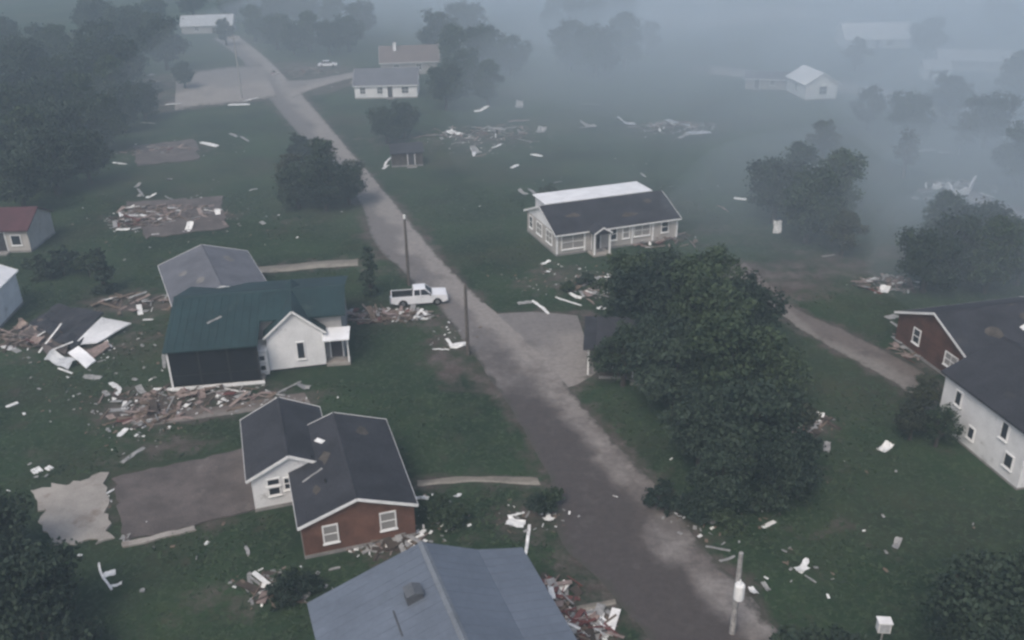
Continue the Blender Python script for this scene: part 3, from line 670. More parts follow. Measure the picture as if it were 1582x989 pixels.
# ------------------------------------------------------------------ loose debris, piece by piece
ZONES = {   # key: (label, group)
 'yardA': ('white torn board lying on the grass between collapsed house and dark porch', 'boards between the collapsed house and the porch'),
 'porch': ('pale broken board on the mud in front of the porch with dark shade panels', 'boards in front of the porch'),
 'slab': ('white broken board around the bare concrete slab and swept house floor', 'boards around the bare slabs'),
 'flat': ('white scrap among the flattened house rubble on its brown floor', 'scraps on the flattened house'),
 'wood': ('pale board lying on the grass near the dark woods and far foundation', 'boards near the woods'),
 'truck': ('splintered board heaped beside the white pickup truck', 'boards beside the pickup truck'),
 'ranch': ('white board or scrap strewn in front of the ranch house', 'scraps before the ranch house'),
 'field': ('white fragment scattered across the field behind the ranch house', 'fragments in the field behind the ranch house'),
 'shed': ('pale broken board strewn round the dark shed and its field', 'boards around the dark shed'),
 'lane': ('white scrap lying beside the dirt lane', 'scraps beside the dirt lane'),
 'brick': ('pale rubble piece beside the brick house wall', 'rubble beside the brick house'),
 'verge': ('white board lying on the verge between metal roof and road', 'boards on the road verge'),
 'heap': ('white or red board in the heap beside the metal roofed house', 'boards in the heap by the metal roof'),
 'grass': ('white scrap lying on the open grass below the white tall house', 'scraps on the open grass'),
 'lot': ('pale board lying by the bare lot and leaning pole', 'boards by the bare lot'),
 'mist': ('pale fragment of wreckage in the misty field', 'wreckage in the misty field'),
 'wreck': ('pale curved wall remnant of a wrecked building in the mist', 'remnants of the wrecked building'),
}
def plank(zone, x1, y1, x2, y2, w_=.25, m_=None, z1=.0, z2=.0, name='board'):
    a, b = P(x1, y1, z1), P(x2, y2, z2); c = (a+b)/2; c.z = 0
    n = 5; vs = []; fs = []; d = (b-a); L_ = d.length; d.normalize(); s = Vector((-d.y, d.x, 0)).normalized(); sag = random.uniform(-.05, .05)*L_
    th = random.uniform(.03, .07); sd_ = random.random()*50; tw = random.uniform(-.35, .35); lift = .05*min(L_, 3)
    for i in range(n+1):
        t = i/n; p = a.lerp(b, t)-c + s*(sag*math.sin(math.pi*t))
        z = p.z + .01+.08*abs(mnoise.noise(Vector((t*2.5+sd_, 0, 0))))*min(L_, 2.5)
        ww = w_/2*(1+.35*mnoise.noise(Vector((t*4+sd_, 3, 0))))
        if i in (0, n): ww *= random.uniform(.5, 1)
        for k in (-1, 1):
            q = p+s*(ww*k); zz = z+max(0, tw*k*ww)
            vs.append((q.x, q.y, zz)); vs.append((q.x, q.y, zz+th))
    lo = min(v[2] for v in vs)
    vs = [(v[0], v[1], v[2]-lo+.006) for v in vs]
    for i in range(n):
        A_ = i*4; B_ = A_+4
        fs += [(A_, B_, B_+2, A_+2), (A_+1, A_+3, B_+3, B_+1), (A_, A_+1, B_+1, B_), (A_+2, B_+2, B_+3, A_+3)]
    fs += [(0, 2, 3, 1), (n*4, n*4+1, n*4+3, n*4+2)]
    o = MB().add(vs, fs).build(name, m_ or M_BRD_W, None, c)
    return tag(o, ZONES[zone][0], 'debris', ZONES[zone][1])
def chunk(zone, x, y, r=.45, m_=None, h=.35, name='scrap'):
    """crumpled lump of sheet: low-poly folded blob sitting on the ground"""
    c = P(x, y); ang = random.random()*6.283; ex = random.uniform(1.0, 1.7); fold = random.uniform(-.3, .3); up_ = h*random.uniform(.5, 1.5); n = 5
    sd_ = Vector((random.random()*40, random.random()*40, 0)); vs = []; ca, sa = math.cos(ang), math.sin(ang)
    for i in range(n+1):
        for j in range(n+1):
            u, v = i/n*2-1, j/n*2-1
            k = Vector((u, v, 0))*1.4+sd_
            u2 = u*ex*(1+.3*mnoise.noise(k)); v2 = v/ex*(1+.3*mnoise.noise(k+Vector((9, 0, 0))))
            z = max(0, (u-fold))*up_+.35*h*mnoise.noise(k*1.6)+.12*h*abs(v)
            vs.append((r*(u2*ca-v2*sa), r*(u2*sa+v2*ca), z))
    lo = min(q[2] for q in vs); vs = [(a, b, z-lo+.03) for a, b, z in vs]; N = len(vs); w2 = n+1; fs = []
    for i in range(n):
        for j in range(n):
            a = i*w2+j; fs += [(a, a+1, a+w2+1, a+w2), (N+a, N+a+w2, N+a+w2+1, N+a+1)]
    for k in range(n):
        for a, b in ((k, k+1), (n*w2+k+1, n*w2+k), ((k+1)*w2, k*w2), (k*w2+n, (k+1)*w2+n)): fs.append((a, b, N+b, N+a))
    o = MB().add(vs+[(a, b, z-.025) for a, b, z in vs], fs).build(name, m_ or M_BRD_W, None, c)
    return tag(o, ZONES[zone][0], 'debris', ZONES[zone][1])
W_, G_, T_, K_, D2, S_ = M_BRD_W, M_BRD_G, M_BRD_B, M_BRD_P, M_BRD_R, M_METSHEET
PL = {
 'yardA': [(171,592,186,603,.5,W_),(186,603,176,620,.4,W_),(10,630,28,623,.45,W_),(221,495,237,495,.4,W_),(130,582,156,585,.6,G_),(252,548,254,570,.3,G_),(160,605,168,612,.4,G_),(20,540,30,545,.5,G_),(5,535,20,542,.7,W_),(205,585,212,588,.3,G_),(150,560,164,557,.15,G_)],
 'porch': [(237,603,282,604,.35,W_),(300,600,332,599,.4,K_),(342,599,387,607,.22,W_),(230,624,246,639,.2,W_),(333,614,353,609,.3,W_),(337,622,350,619,.35,W_),(208,656,228,650,.3,G_),(183,675,196,663,.4,W_),(188,716,223,692,.35,G_),(198,653,208,651,.5,G_),(310,628,330,640,.2,K_),(262,640,300,648,.2,K_),(410,606,440,612,.3,G_),(430,608,465,590,.3,G_),(350,636,380,628,.18,T_),(222,610,232,612,.4,K_)],
 'slab': [(50,731,64,725,.7,W_),(72,727,80,722,.45,W_),(165,764,188,751,.14,W_),(280,776,307,785,.2,W_),(193,828,194,846,.35,G_),(153,871,160,894,.13,W_),(159,893,173,912,.13,W_),(160,890,179,885,.45,W_),(379,845,384,860,.2,G_),(385,884,388,905,.25,G_),(216,914,224,912,.3,G_),(235,790,262,782,.15,K_),(388,925,390,935,.2,G_),(345,740,356,762,.2,K_)],
 'flat': [(179,356,201,355,.4,W_),(186,326,189,341,.5,W_),(246,323,261,334,.35,W_),(310,306,328,312,.35,W_),(317,343,328,342,.5,K_),(339,340,349,350,.5,K_),(190,328,205,336,.3,G_),(212,292,222,304,.3,G_),(222,322,234,321,.3,K_),(223,330,236,329,.3,K_),(226,338,238,337,.3,K_),(229,346,241,345,.3,K_),(232,355,244,353,.35,K_),(234,364,246,363,.35,W_),(255,303,274,312,.2,G_),(268,316,272,330,.2,K_),(262,340,270,343,.4,K_),(300,322,316,326,.25,T_),(285,338,302,348,.2,T_),(205,316,225,310,.2,T_)],
 'wood': [(175,252,196,254,.6,W_),(385,295,398,292,.4,W_),(125,255,150,252,.5,G_),(310,221,336,227,.9,W_),(355,207,366,212,.5,G_),(372,211,384,219,.5,G_),(403,343,409,347,.5,G_),(255,162,281,160,.8,W_),(222,166,240,165,.8,G_),(216,190,240,191,.6,G_),(120,180,180,172,.6,G_)],
 'truck': [(556,489,600,481,.35,K_),(552,496,590,497,.35,G_),(560,482,585,479,.25,T_),(602,484,622,495,.25,W_),(620,494,640,488,.3,W_),(632,481,640,480,.4,W_),(600,478,606,492,.15,W_),(645,489,657,492,.25,G_),(575,476,596,488,.15,T_)],
 'ranch': [(822,465,848,486,.28,W_),(858,460,898,473,.2,W_),(938,424,961,430,.3,W_),(930,436,947,437,.7,W_),(950,441,963,447,.5,W_),(929,455,950,450,.4,W_),(1024,402,1039,397,.5,W_),(1012,428,1026,424,.5,G_),(922,476,936,478,.4,W_),(972,418,980,422,.3,G_),(800,470,822,467,.5,G_),(910,448,922,456,.2,G_),(906,462,918,470,.2,K_),(985,428,1000,430,.25,G_)],
 'field': [(1134,307,1153,309,.5,W_),(790,260,801,255,.6,W_),(820,239,838,242,.7,W_),(817,293,826,300,.5,G_),(856,283,868,281,.3,G_),(990,268,998,274,.3,G_),(1108,318,1125,328,.25,K_),(1270,397,1289,394,.35,G_)],
 'shed': [(785,188,818,186,.7,K_),(760,229,776,223,.6,W_),(640,214,668,208,.4,K_),(670,210,692,208,.4,G_),(594,258,606,243,.4,W_),(728,228,732,242,.6,W_),(622,227,640,226,.6,W_),(755,198,782,201,1.0,G_),(800,215,822,220,.3,G_),(735,242,752,238,.3,K_),(700,222,720,220,.3,G_),(592,262,600,256,.5,W_)],
 'lane': [(1222,655,1238,660,.35,W_),(1240,656,1262,661,.5,K_),(1220,664,1228,678,.35,G_),(1340,437,1354,431,.6,W_),(1366,430,1379,441,.4,W_),(1378,441,1391,436,.4,W_),(1370,492,1385,488,.8,G_),(1376,498,1395,512,.3,G_),(1245,632,1262,640,.2,K_),(1196,652,1212,662,.2,T_)],
 'brick': [(589,833,602,836,.35,W_),(567,846,594,852,.5,G_),(604,822,614,838,.2,K_),(598,840,612,836,.3,W_),(576,836,586,830,.2,T_),(612,830,625,824,.3,G_),(640,770,662,771,.25,W_),(645,826,658,819,.3,W_),(560,856,572,850,.25,G_),(415,909,452,889,.22,W_),(440,897,470,908,.15,G_),(508,882,526,878,.2,G_),(440,915,452,920,.3,W_),(404,905,410,915,.3,G_)],
 'verge': [(782,808,812,809,.5,W_),(788,798,810,793,.15,W_),(818,812,812,860,.2,W_),(845,790,849,804,.25,W_),(812,800,818,790,.12,G_),(690,524,698,538,.3,W_),(697,536,724,531,.8,W_),(668,540,694,541,.2,W_)],
 'heap': [(838,898,850,930,.25,D2),(850,910,880,905,.2,D2),(878,898,876,928,.18,G_),(862,948,866,925,.2,G_),(850,966,880,978,.3,W_),(880,962,905,970,.3,D2),(900,956,925,975,.3,W_),(885,980,920,984,.25,K_),(860,985,890,975,.25,D2),(915,965,938,986,.3,W_),(846,976,870,970,.3,W_),(820,984,860,978,.25,W_),(870,958,890,952,.35,T_),(936,944,945,950,.3,G_),(930,962,944,972,.2,G_),(845,915,870,925,.2,D2)],
 'grass': [(1236,886,1247,864,.35,W_),(1243,889,1261,901,.12,G_),(1178,816,1197,807,.35,W_),(1092,806,1104,800,.35,G_),(1098,811,1120,792,.3,G_),(1090,845,1128,852,.15,G_),(1112,868,1135,860,.2,G_)],
 'lot': [(352,163,386,162,.8,W_),(376,157,398,152,.9,W_),(260,161,282,160,.8,G_)],
 'mist': [(1000,196,1040,188,1.4,G_),(1030,186,1070,196,1.4,S_),(1060,208,1098,205,1.4,S_),(1050,214,1075,204,1.0,G_),(895,162,930,163,1.2,G_),(1410,308,1418,306,.8,G_),(1428,308,1438,305,.8,G_),(895,198,910,197,.8,G_),(1415,235,1440,232,1.5,G_),(1448,236,1470,238,1.5,G_)],
}
for z_, lst in PL.items():
    for q in lst: plank(z_, *q[:4], w_=q[4], m_=q[5])
CH = {
 'flat': [(280,327,.5,W_),(292,355,.65,W_),(234,305,.45,W_),(213,288,.4,G_),(337,332,.4,W_),(199,322,.45,W_),(216,303,.3,G_),(322,330,.4,K_),(256,322,.4,K_)],
 'wood': [(171,464,.55,W_),(262,278,.4,G_),(228,118,1.2,G_),(238,128,1.0,G_)],
 'field': [(1200,357,.7,W_),(843,407,.35,W_),(846,421,.3,W_),(808,299,.5,G_)],
 'ranch': [(1041,427,.5,W_),(998,441,.35,W_),(1013,443,.35,W_),(917,455,.3,G_),(919,443,.3,G_),(889,460,.4,W_),(974,447,.4,G_),(940,433,.5,W_),(958,449,.3,W_),(1030,410,.5,K_)],
 'shed': [(743,172,.9,W_),(702,207,1.0,W_),(836,203,.9,G_),(802,165,1.0,G_),(735,235,.7,G_)],
 'lane': [(1265,648,.4,W_),(1234,657,.35,W_),(1366,450,.5,W_),(1373,432,.5,G_)],
 'grass': [(1367,694,.42,W_),(1277,693,.35,G_),(1060,775,.3,G_),(1385,842,.28,G_),(1238,880,.3,W_),(1163,914,.25,W_),(1183,908,.2,G_)],
 'brick': [(655,770,.22,W_),(707,768,.22,W_),(672,808,.18,W_),(680,814,.18,W_),(694,822,.18,W_),(592,828,.3,W_),(583,842,.4,G_),(615,836,.35,K_),(430,917,.25,W_),(470,925,.25,G_),(405,912,.2,W_)],
 'verge': [(797,810,.45,W_),(848,803,.3,W_),(706,537,.4,W_)],
 'heap': [(868,960,.5,W_),(905,963,.45,K_),(930,980,.35,W_),(845,905,.35,D2),(888,968,.4,D2),(912,978,.35,W_),(938,968,.25,W_),(876,982,.4,K_)],
 'mist': [(968,193,1.2,S_),(908,196,1.0,G_)],
 'porch': [(290,628,.3,W_),(345,612,.3,W_),(280,642,.25,K_),(218,605,.35,G_),(240,608,.3,K_),(470,600,.4,G_),(312,612,.4,K_)],
 'slab': [(180,905,.2,W_),(194,831,.25,G_)],
}
for z_, lst in CH.items():
    for q in lst: chunk(z_, q[0], q[1], q[2], q[3], h=q[2]*.7)
# wrecked building in the mist: curved remnant walls
def remnant(x1, y1, x2, y2, h):
    a, b = P(x1, y1), P(x2, y2); c = (a+b)/2
    n = 8; vs = []; fs = []
    for i in range(n+1):
        t = i/n; p = a.lerp(b, t)-c; hh = h*(.75+.5*mnoise.noise(Vector((t*4, x1*.1, 0))))
        d = (b-a).normalized(); s = Vector((-d.y, d.x, 0))*.12
        vs += [p-s, p+s, p+s+Vector((0, 0, hh)), p-s+Vector((0, 0, hh))]
    for i in range(n):
        for k in range(4): fs.append((i*4+k, i*4+(k+1) % 4, i*4+4+(k+1) % 4, i*4+4+k))
    fs += [(0,1,2,3), (n*4+3,n*4+2,n*4+1,n*4)]
    o = MB().add(vs, fs).build('wall_remnant', M_WHITE, None, c)
    return tag(o, ZONES['wreck'][0], 'ruin', ZONES['wreck'][1])
for q in ((1440,293,1452,292,1.0),(1462,291,1474,303,1.2),(1474,303,1496,300,1.0),(1496,300,1506,280,1.6)): remnant(*q)

# small countless litter: one stuff object per rubble field is too many to count, joined
def litter(name, label, spots, seed, cols, size=(.08,.35)):
    rs = random.Random(seed)
    for ci, (mm_, share) in enumerate(cols):
        mb = MB()
        for (px, py, rx, ry, n) in spots:
            c = P(px, py)
            for _ in range(int(n*share)):
                r_ = math.sqrt(rs.random()); t = rs.random()*6.283
                x = c.x+rx*r_*math.cos(t)*rs.uniform(.6, 1.2); y = c.y+ry*r_*math.sin(t)*rs.uniform(.6, 1.2)
                l = rs.uniform(*size); ww = l*rs.uniform(.15, .8); an = rs.random()*3.14; tl = rs.uniform(0, .12)
                dx, dy = math.cos(an)*l/2, math.sin(an)*l/2; ex, ey = -math.sin(an)*ww/2, math.cos(an)*ww/2
                z = rs.uniform(.015, .03)
                b = [(x-dx-ex,y-dy-ey,z),(x+dx-ex,y+dy-ey,z+tl*l),(x+dx+ex,y+dy+ey,z+tl*l+.03),(x-dx+ex,y-dy+ey,z)]
                mb.add(b+[(q[0],q[1],q[2]+.025) for q in b], [(0,3,2,1),(4,5,6,7),(0,1,5,4),(1,2,6,5),(2,3,7,6),(3,0,4,7)])
        o = mb.build(name, mm_); tag(o, label % ('white','brown','grey')[ci], 'litter', kind='stuff')
SP = [(265,335,9,4.5,240),(250,350,6,3,100),(110,530,8,4,160),(300,618,10,2.5,200),(225,650,4,4,120),(600,488,5,2,120),(945,440,6,4,150),(1025,415,3,3,50),(740,220,13,10,160),
      (880,968,2.6,1.2,120),(590,842,3,1.2,90),(675,800,2.5,2.5,50),(1230,655,3,2,60),(1370,440,4,3,60),(280,770,6,3.5,60),(820,800,3,2,50),(1100,805,4,2,40),(430,905,3,2,60),(860,430,7,5,60),
      (1040,200,9,6,90),(470,130,10,6,30),(700,520,3,3,30),(1250,880,3,3,12),(150,600,9,5,50),(330,330,25,22,60),(1000,300,30,25,60),(1300,760,14,10,30),(120,800,12,8,40),(250,235,12,7,60)]
litter('litter', 'fine %s storm litter scattered over the yards', SP, 3, ((M_BRD_W,.2),(M_BRD_B,.45),(M_BRD_G,.35)))

def wreckage(spots, seed):
    """tangled heaps of splintered boards nobody could count, one object per heap"""
    rs = random.Random(seed); mats_ = [M_BRD_B, M_BRD_P, M_BRD_G, M_BRD_W, M_INSUL, M_BRD_R, M_DARKWOOD]
    for (px, py, rx, ry, n, hh, wts, label) in spots:
        c = P(px, py); mb = MB(); ids = []
        for _ in range(n):
            r_ = rs.random()**.7; t = rs.random()*6.283; x = rx*r_*math.cos(t); y = ry*r_*math.sin(t)
            l = rs.uniform(.5, 2.1); an = rs.random()*6.283; z = .03+hh*(1-r_)*rs.random(); dz = rs.uniform(-.3, .3)*l*min(1, hh*1.5)
            d = Vector((math.cos(an), math.sin(an), 0))*l/2; k0 = len(mb.f)
            a_ = Vector((x, y, z))-d; b_ = Vector((x, y, z))+d; a_.z = max(.03, z-dz); b_.z = max(.03, z+dz)
            mb.bar(a_, b_, rs.choice((.06, .1, .16, .3, .5)), rs.uniform(.03, .06)); mi = rs.choices(range(7), wts)[0]; ids += [mi]*(len(mb.f)-k0)
        o = mb.build('wreckage', mats_[0], None, c)
        for m_ in mats_[1:]: o.data.materials.append(m_)
        o.data.polygons.foreach_set('material_index', ids)
        tag(o, label, 'wreckage', kind='stuff')
wreckage([(262,330,7.5,3.6,190,.5,(5,5,3,1.4,2,.4,3),'tangled tan and brown boards on the flattened house floor'),
          (215,345,4,2.2,60,.4,(4,4,3,1.5,2,1,3),'loose brown boards at the edge of the flattened house'),
          (290,612,7,1.4,70,.4,(4,4,3,1.2,2,.3,4),'splintered boards strewn along the front of the dark porch'),
          (222,640,3.0,2.2,55,.5,(4,4,3,1,2,.3,4),'brown splintered heap beside the muddy driveway'),
          (60,520,4.5,3,110,.7,(4,5,3,1,5,.3,4),'brown torn boards and insulation around the collapsed house'),
          (585,488,4,1.5,110,.45,(6,5,2,1,1,1.5,3),'tan broken boards piled behind the white pickup truck'),
          (630,488,2.4,1.0,60,.4,(3,2,3,3,1,.5,2),'pale twisted boards piled beside the white pickup truck'),
          (940,442,4.5,3,70,.4,(3,3,4,1.5,1,.5,3),'mixed broken boards in front of the ranch house'),
          (1022,372,4.5,2.6,60,.5,(5,4,2,.6,2,1,3),'brown boards collapsed at the end of the ranch house'),
          (745,205,9,6,110,.5,(4,5,4,1.5,2,1,3),'scattered brown and grey boards in the field by the dark shed'),
          (1045,198,8,5,120,.8,(3,3,5,1.5,2,.5,3),'grey heap of wreckage in the misty field'),
          (1240,655,2.4,1.5,50,.4,(4,3,2,1,2,.6,4),'dark broken heap on the grass by the dirt lane'),
          (1370,440,3,2.2,60,.6,(4,3,3,1.5,2,.3,3),'broken boards behind the brick wing house'),
          (1415,540,2.4,3,60,.5,(4,4,3,1,2,3,3),'broken brick and boards below the brick gable'),
          (888,968,2.2,1.1,70,.5,(2,3,2,2.5,2,5,2),'red and white splintered heap beside the metal roof'),
          (858,915,1.4,1.4,40,.6,(2,3,2,1,1,5,3),'red broken boards near the edge of the metal roof'),
          (598,840,2.2,.7,44,.4,(3,3,4,1.5,1,1,3),'grey rubble against the brick house wall'),
          (255,232,7,3.2,60,.35,(4,5,3,.8,2,1,3),'brown boards on the far bare foundation'),
          (470,112,9,6,60,.5,(3,3,4,1,1,.5,4),'dark boards along the upper driveway'),
          (1475,292,6,4,60,.8,(3,3,5,2,1,.5,3),'grey wreckage among the pale wall remnants'),
          (210,470,4.5,2.4,50,.4,(4,4,3,1,2,.3,4),'brown boards beside the grey roofed house'),
          (430,906,1.8,1.2,34,.4,(3,3,4,1.5,1,.5,4),'splintered boards and brush beside the metal roof')], 21)

# scraps that landed on roofs
def roof_scrap(root, u, v, z, l, w2, an, m_, label, sl=0.0):
    n = 4; mb = MB(); vs = []
    for i in range(n+1):
        t = (i/n-.5)*l
        for k in (-1, 1):
            x = u+t*math.cos(an)-k*w2/2*math.sin(an); y = v+t*math.sin(an)+k*w2/2*math.cos(an)
            vs.append((x, y, z-(abs(y)-abs(v))*sl+.02+.05*random.random()))
    mb.add(vs+[(a, b, c-.03) for a, b, c in vs], [(2*i, 2*i+1, 2*i+3, 2*i+2) for i in range(n)]+[(10+2*i, 12+2*i, 13+2*i, 11+2*i) for i in range(n)]+[(2*i, 2*i+2, 12+2*i, 10+2*i) for i in range(n)]+[(2*i+1, 11+2*i, 13+2*i, 2*i+3) for i in range(n)]+[(0, 10, 11, 1), (8, 9, 19, 18)])
    o = mb.build('roof_scrap', m_, None); o.location = root.location; o.rotation_euler = root.rotation_euler
    return tag(o, label, 'debris')
roof_scrap(B, 2.6, 1.3, 3.8-1.3*.353, .9, .3, .5, M_BRD_W, 'white scrap lying on the charcoal roof of the brick house', .353)
roof_scrap(B, -.8, 2.2, 3.8-2.2*.353, 1.4, .14, 1.9, M_BRD_G, 'grey batten lying on the charcoal roof of the brick house', .353)
roof_scrap(Fh, .5, -2.4, 4.75-2.4*.413, .9, .4, .3, M_BRD_W, 'white scrap lying on the roof of the brick wing house', .413)
roof_scrap(A, -3.5, -3.4, 5.5-3.4*.2725, 1.3, .2, .6, M_BRD_G, 'grey board lying on the green metal roof', .2725)
# patches of stripped shingles: bare underlay, a part of the roof
def stripped(root, he, ri, W2, spots, m_):
    sl = ri/(W2/2)
    for (u, v, a, b) in spots:
        n = 9; pts = []
        for k in range(n):
            t = 6.283*k/n; r_ = random.uniform(.6, 1.15); x = u+a*r_*math.cos(t); y = v+b*r_*math.sin(t)
            pts.append((x, y, he+ri-abs(y)*sl+.012))
        MB().add(pts+[(x, y, z-.03) for x, y, z in pts], [tuple(range(n)), tuple(range(2*n-1, n-1, -1))]+[(k, (k+1) % n, n+(k+1) % n, n+k) for k in range(n)]).build('stripped_patch', m_, root)
M_UNDER = mat('roof_underlay', (.085,.075,.066), .95, .35, 1.2, fine=.2); M_UNDERG = mat('grey_underlay', (.19,.185,.18), .95, .3, 1.2)
stripped(B, 2.6, 1.2, 6.8, [(-2.5, 2.1, .5, .35), (.5, 1.2, .8, .4), (3.2, -1.6, .6, .5)], M_UNDER)
stripped(Dh, 2.75, 1.75, 9.0, [(-4.5, -2.2, .9, .4), (2.0, -3.2, 1.1, .45), (5.2, -1.4, .6, .4)], M_UNDER)
stripped(Fh, 2.85, 1.9, 9.2, [(-2.5, -2.6, .9, .6), (1.5, -1.5, .8, .5)], M_UNDER)
for o in bpy.data.objects:
    if o.name.startswith('grey_roof_house'): stripped(o, 3.1, 1.35, 8.2, [(2.5, -1.5, .8, .5), (-2.5, 2.0, .9, .5), (-1, -2.6, .6, .4)], M_UNDERG)

# ------------------------------------------------------------------ pickup truck (front toward +x)
tx = P(647, 474); TK = empty('pickup_truck', (tx.x, tx.y+.95, 0), R(8)); tag(TK, 'white pickup truck with open bed parked by the roadside boards', 'truck')
def arch(cx, r=.47, z0=.33, n=8):
    return [(cx+r*math.cos(math.pi*(1-k/n)), z0+r*math.sin(math.pi*(1-k/n))) for k in range(n+1)]
XF, XR = 1.72, -1.62
low = [(-2.72,.48),(-2.72,.95)]
side = [(-2.74,.5)]+arch(XR)+arch(XF)+[(2.6,.42),(2.72,.6),(2.7,.98),(2.55,1.06),(1.28,1.13),(-.62,1.14),(-2.74,1.14)]
for s in (-1, 1):
    MB().prism(side, 1, s*.93, s*.85).build('side_panel', M_PAINT, TK)
MB().box(1.26, 2.68, -.849, .849, .55, 1.0).build('engine_bay', M_PAINT, TK)
hood = MB().add([(1.28,-.84,1.135),(2.62,-.8,1.03),(2.62,.8,1.03),(1.28,.84,1.135),(1.28,0,1.18),(2.62,0,1.075)], [(0,1,5,4),(4,5,2,3)]).build('hood', M_PAINT, TK)
sol = hood.modifiers.new('s', 'SOLIDIFY'); sol.thickness = .04
MB().box(-.6, 1.26, -.849, .849, .42, 1.12).build('cab_floor', M_PAINT, TK)
# bed: floor, front wall, tailgate
MB().box(-2.68, -.64, -.849, .849, .55, .62).build('bed_floor', M_BLACK, TK)
MB().box(-2.74, -2.66, -.848, .848, .63, 1.12).build('tailgate', M_PAINT, TK)
MB().box(-.68, -.61, -.848, .848, .63, 1.14).build('bed_front', M_BLACK, TK)
for s in (-1, 1): MB().box(-2.65, -.7, s*.845-.02, s*.845+.0, .63, 1.1).build('bed_liner', M_BLACK, TK)
# cab: pillars and roof, glass set in
roofp = MB().add([(-.5,-.68,1.74),(.55,-.68,1.76),(.55,.68,1.76),(-.5,.68,1.74),(-.55,-.72,1.68),(.64,-.72,1.7),(.64,.72,1.7),(-.55,.72,1.68)], [(0,1,2,3),(4,7,6,5),(0,4,5,1),(1,5,6,2),(2,6,7,3),(3,7,4,0)]).build('cab_roof', M_PAINT, TK)
for s in (-1, 1):
    for (x0, x1, w_) in ((1.24,.6,.09),(-.58,-.52,.12),(.12,.1,.08)):
        MB().bar((x0, s*.84, 1.12), (x1, s*.71, 1.7), w_, .07).build('pillar', M_PAINT, TK)
    MB().add([(-.5,s*.835,1.15),(.08,s*.835,1.15),(.07,s*.715,1.68),(-.48,s*.715,1.68)], [(0,1,2,3)]).build('side_glass', M_GLASS, TK)
    MB().add([(.16,s*.835,1.15),(1.16,s*.835,1.15),(.6,s*.715,1.68),(.15,s*.715,1.68)], [(0,1,2,3)]).build('side_glass', M_GLASS, TK)
    mi = MB().box(1.0, 1.1, s*1.0-.1, s*1.0+.1, 1.14, 1.32).build('mirror', M_BLACK, TK)
    MB().box(2.63, 2.725, s*.72-.13, s*.72+.13, .78, .95).build('headlight', M_LAMP, TK)
    MB().box(-2.765, -2.735, s*.86-.06, s*.86+.06, .72, 1.06).build('taillight', M_TAIL, TK)
    dl = MB().bar((.12, s*.934, .52), (.12, s*.934, 1.1), .012, .012).build('door_seam', M_BLACK, TK)
    MB().box(.22, .4, s*.94-.015, s*.94+.015, .98, 1.03).build('door_handle', M_CHROME, TK)
MB().add([(1.26,-.8,1.14),(1.26,.8,1.14),(.62,.69,1.69),(.62,-.69,1.69)], [(0,1,2,3)]).build('windscreen', M_GLASS, TK)
MB().add([(-.6,-.78,1.15),(-.6,.78,1.15),(-.53,.69,1.67),(-.53,-.69,1.67)], [(0,1,2,3)]).build('rear_glass', M_GLASS, TK)
MB().box(2.69, 2.83, -.9, .9, .4, .6).build('front_bumper', M_CHROME, TK); MB().box(-2.88, -2.75, -.88, .88, .42, .6).build('rear_bumper', M_CHROME, TK)
MB().box(2.685, 2.715, -.55, .55, .66, .95).build('grille', M_BLACK, TK)
for cx in (XF, XR):
    for s in (-1, 1):
        tb = MB(); tb.tube([(cx,s*.93,.37),(cx,s*.9,.37),(cx,s*.74,.37),(cx,s*.71,.37)], [.33,.37,.37,.33], 18)
        ty = tb.build('wheel', M_BLACK, TK); MB().tube([(cx,s*.925,.37),(cx,s*.938,.37)], [.21,.2], 12).build('rim', M_CHROME, ty)

# far parked car by the upper driveway
cp = P(506, 104); car = empty('parked_car', (cp.x, cp.y+.5, 0), R(4)); tag(car, 'white car parked beside the upper driveway', 'car')
MB().prism([(-2.2,.35),(2.2,.35),(2.25,.75),(1.2,.92),(-1.9,.95),(-2.25,.8)], 1, -.85, .85).build('body', M_PAINT, car)
MB().prism([(-1.6,.951),(.95,.93),(.4,1.42),(-1.1,1.42)], 1, -.7, .7).build('cabin', M_GLASS, car)
MB().prism([(-1.12,1.421),(.42,1.421),(.3,1.48),(-1.0,1.48)], 1, -.68, .68).build('car_roof', M_PAINT, car)
for cx in (1.35, -1.35):
    for s in (-1, 1):
        MB().tube([(cx,s*.87,.33),(cx,s*.66,.33)], [.33,.33], 14).build('wheel', M_BLACK, car)

# ------------------------------------------------------------------ utility poles
def pole(x, y, h, lean, label, m_=None, cross=True, can=False, base_m=None, arm=0.0):
    c = P(x, y); o = empty('utility_pole', c, arm); tag(o, label, 'pole')
    o.rotation_euler = (R(lean[1]), R(lean[0]), arm)
    MB().tube([(0,0,-.3),(0,0,h*.5),(0,0,h)], [.17,.15,.12], 10).build('shaft', m_ or M_POLE, o, smooth=False)
    if cross:
        ca = MB().box(-1.1, 1.1, -.2, -.121, h-.65, h-.5).build('cross_arm', m_ or M_POLE, o)
        for k in (-1, -.4, .4, 1): MB().tube([(k,-.16,h-.498),(k,-.16,h-.34)], [.05,.035], 8).build('insulator', M_TRIM, ca)
        for s in (-1, 1): MB().bar((0,-.17,h-1.2),(s*.7,-.17,h-.66),.04,.04).build('brace', m_ or M_POLE, o)
    if can:
        t = MB().tube([(0,-.42,h-2.7),(0,-.42,h-2.62),(0,-.42,h-1.75),(0,-.42,h-1.65)], [.2,.27,.27,.2], 14).build('transformer', M_TRIM, o)
        MB().tube([(0,-.42,h-1.649),(0,-.42,h-1.4)], [.06,.04], 8).build('bushing', M_TRIM, t)
        MB().bar((0,-.18,h-2.2),(0,-.1,h-2.2),.1,.5).build('bracket', M_CHROME, o)
    return o
pole(632,441,7.2,(0,0), 'dark utility pole with pale top standing by the pickup truck', cross=False)
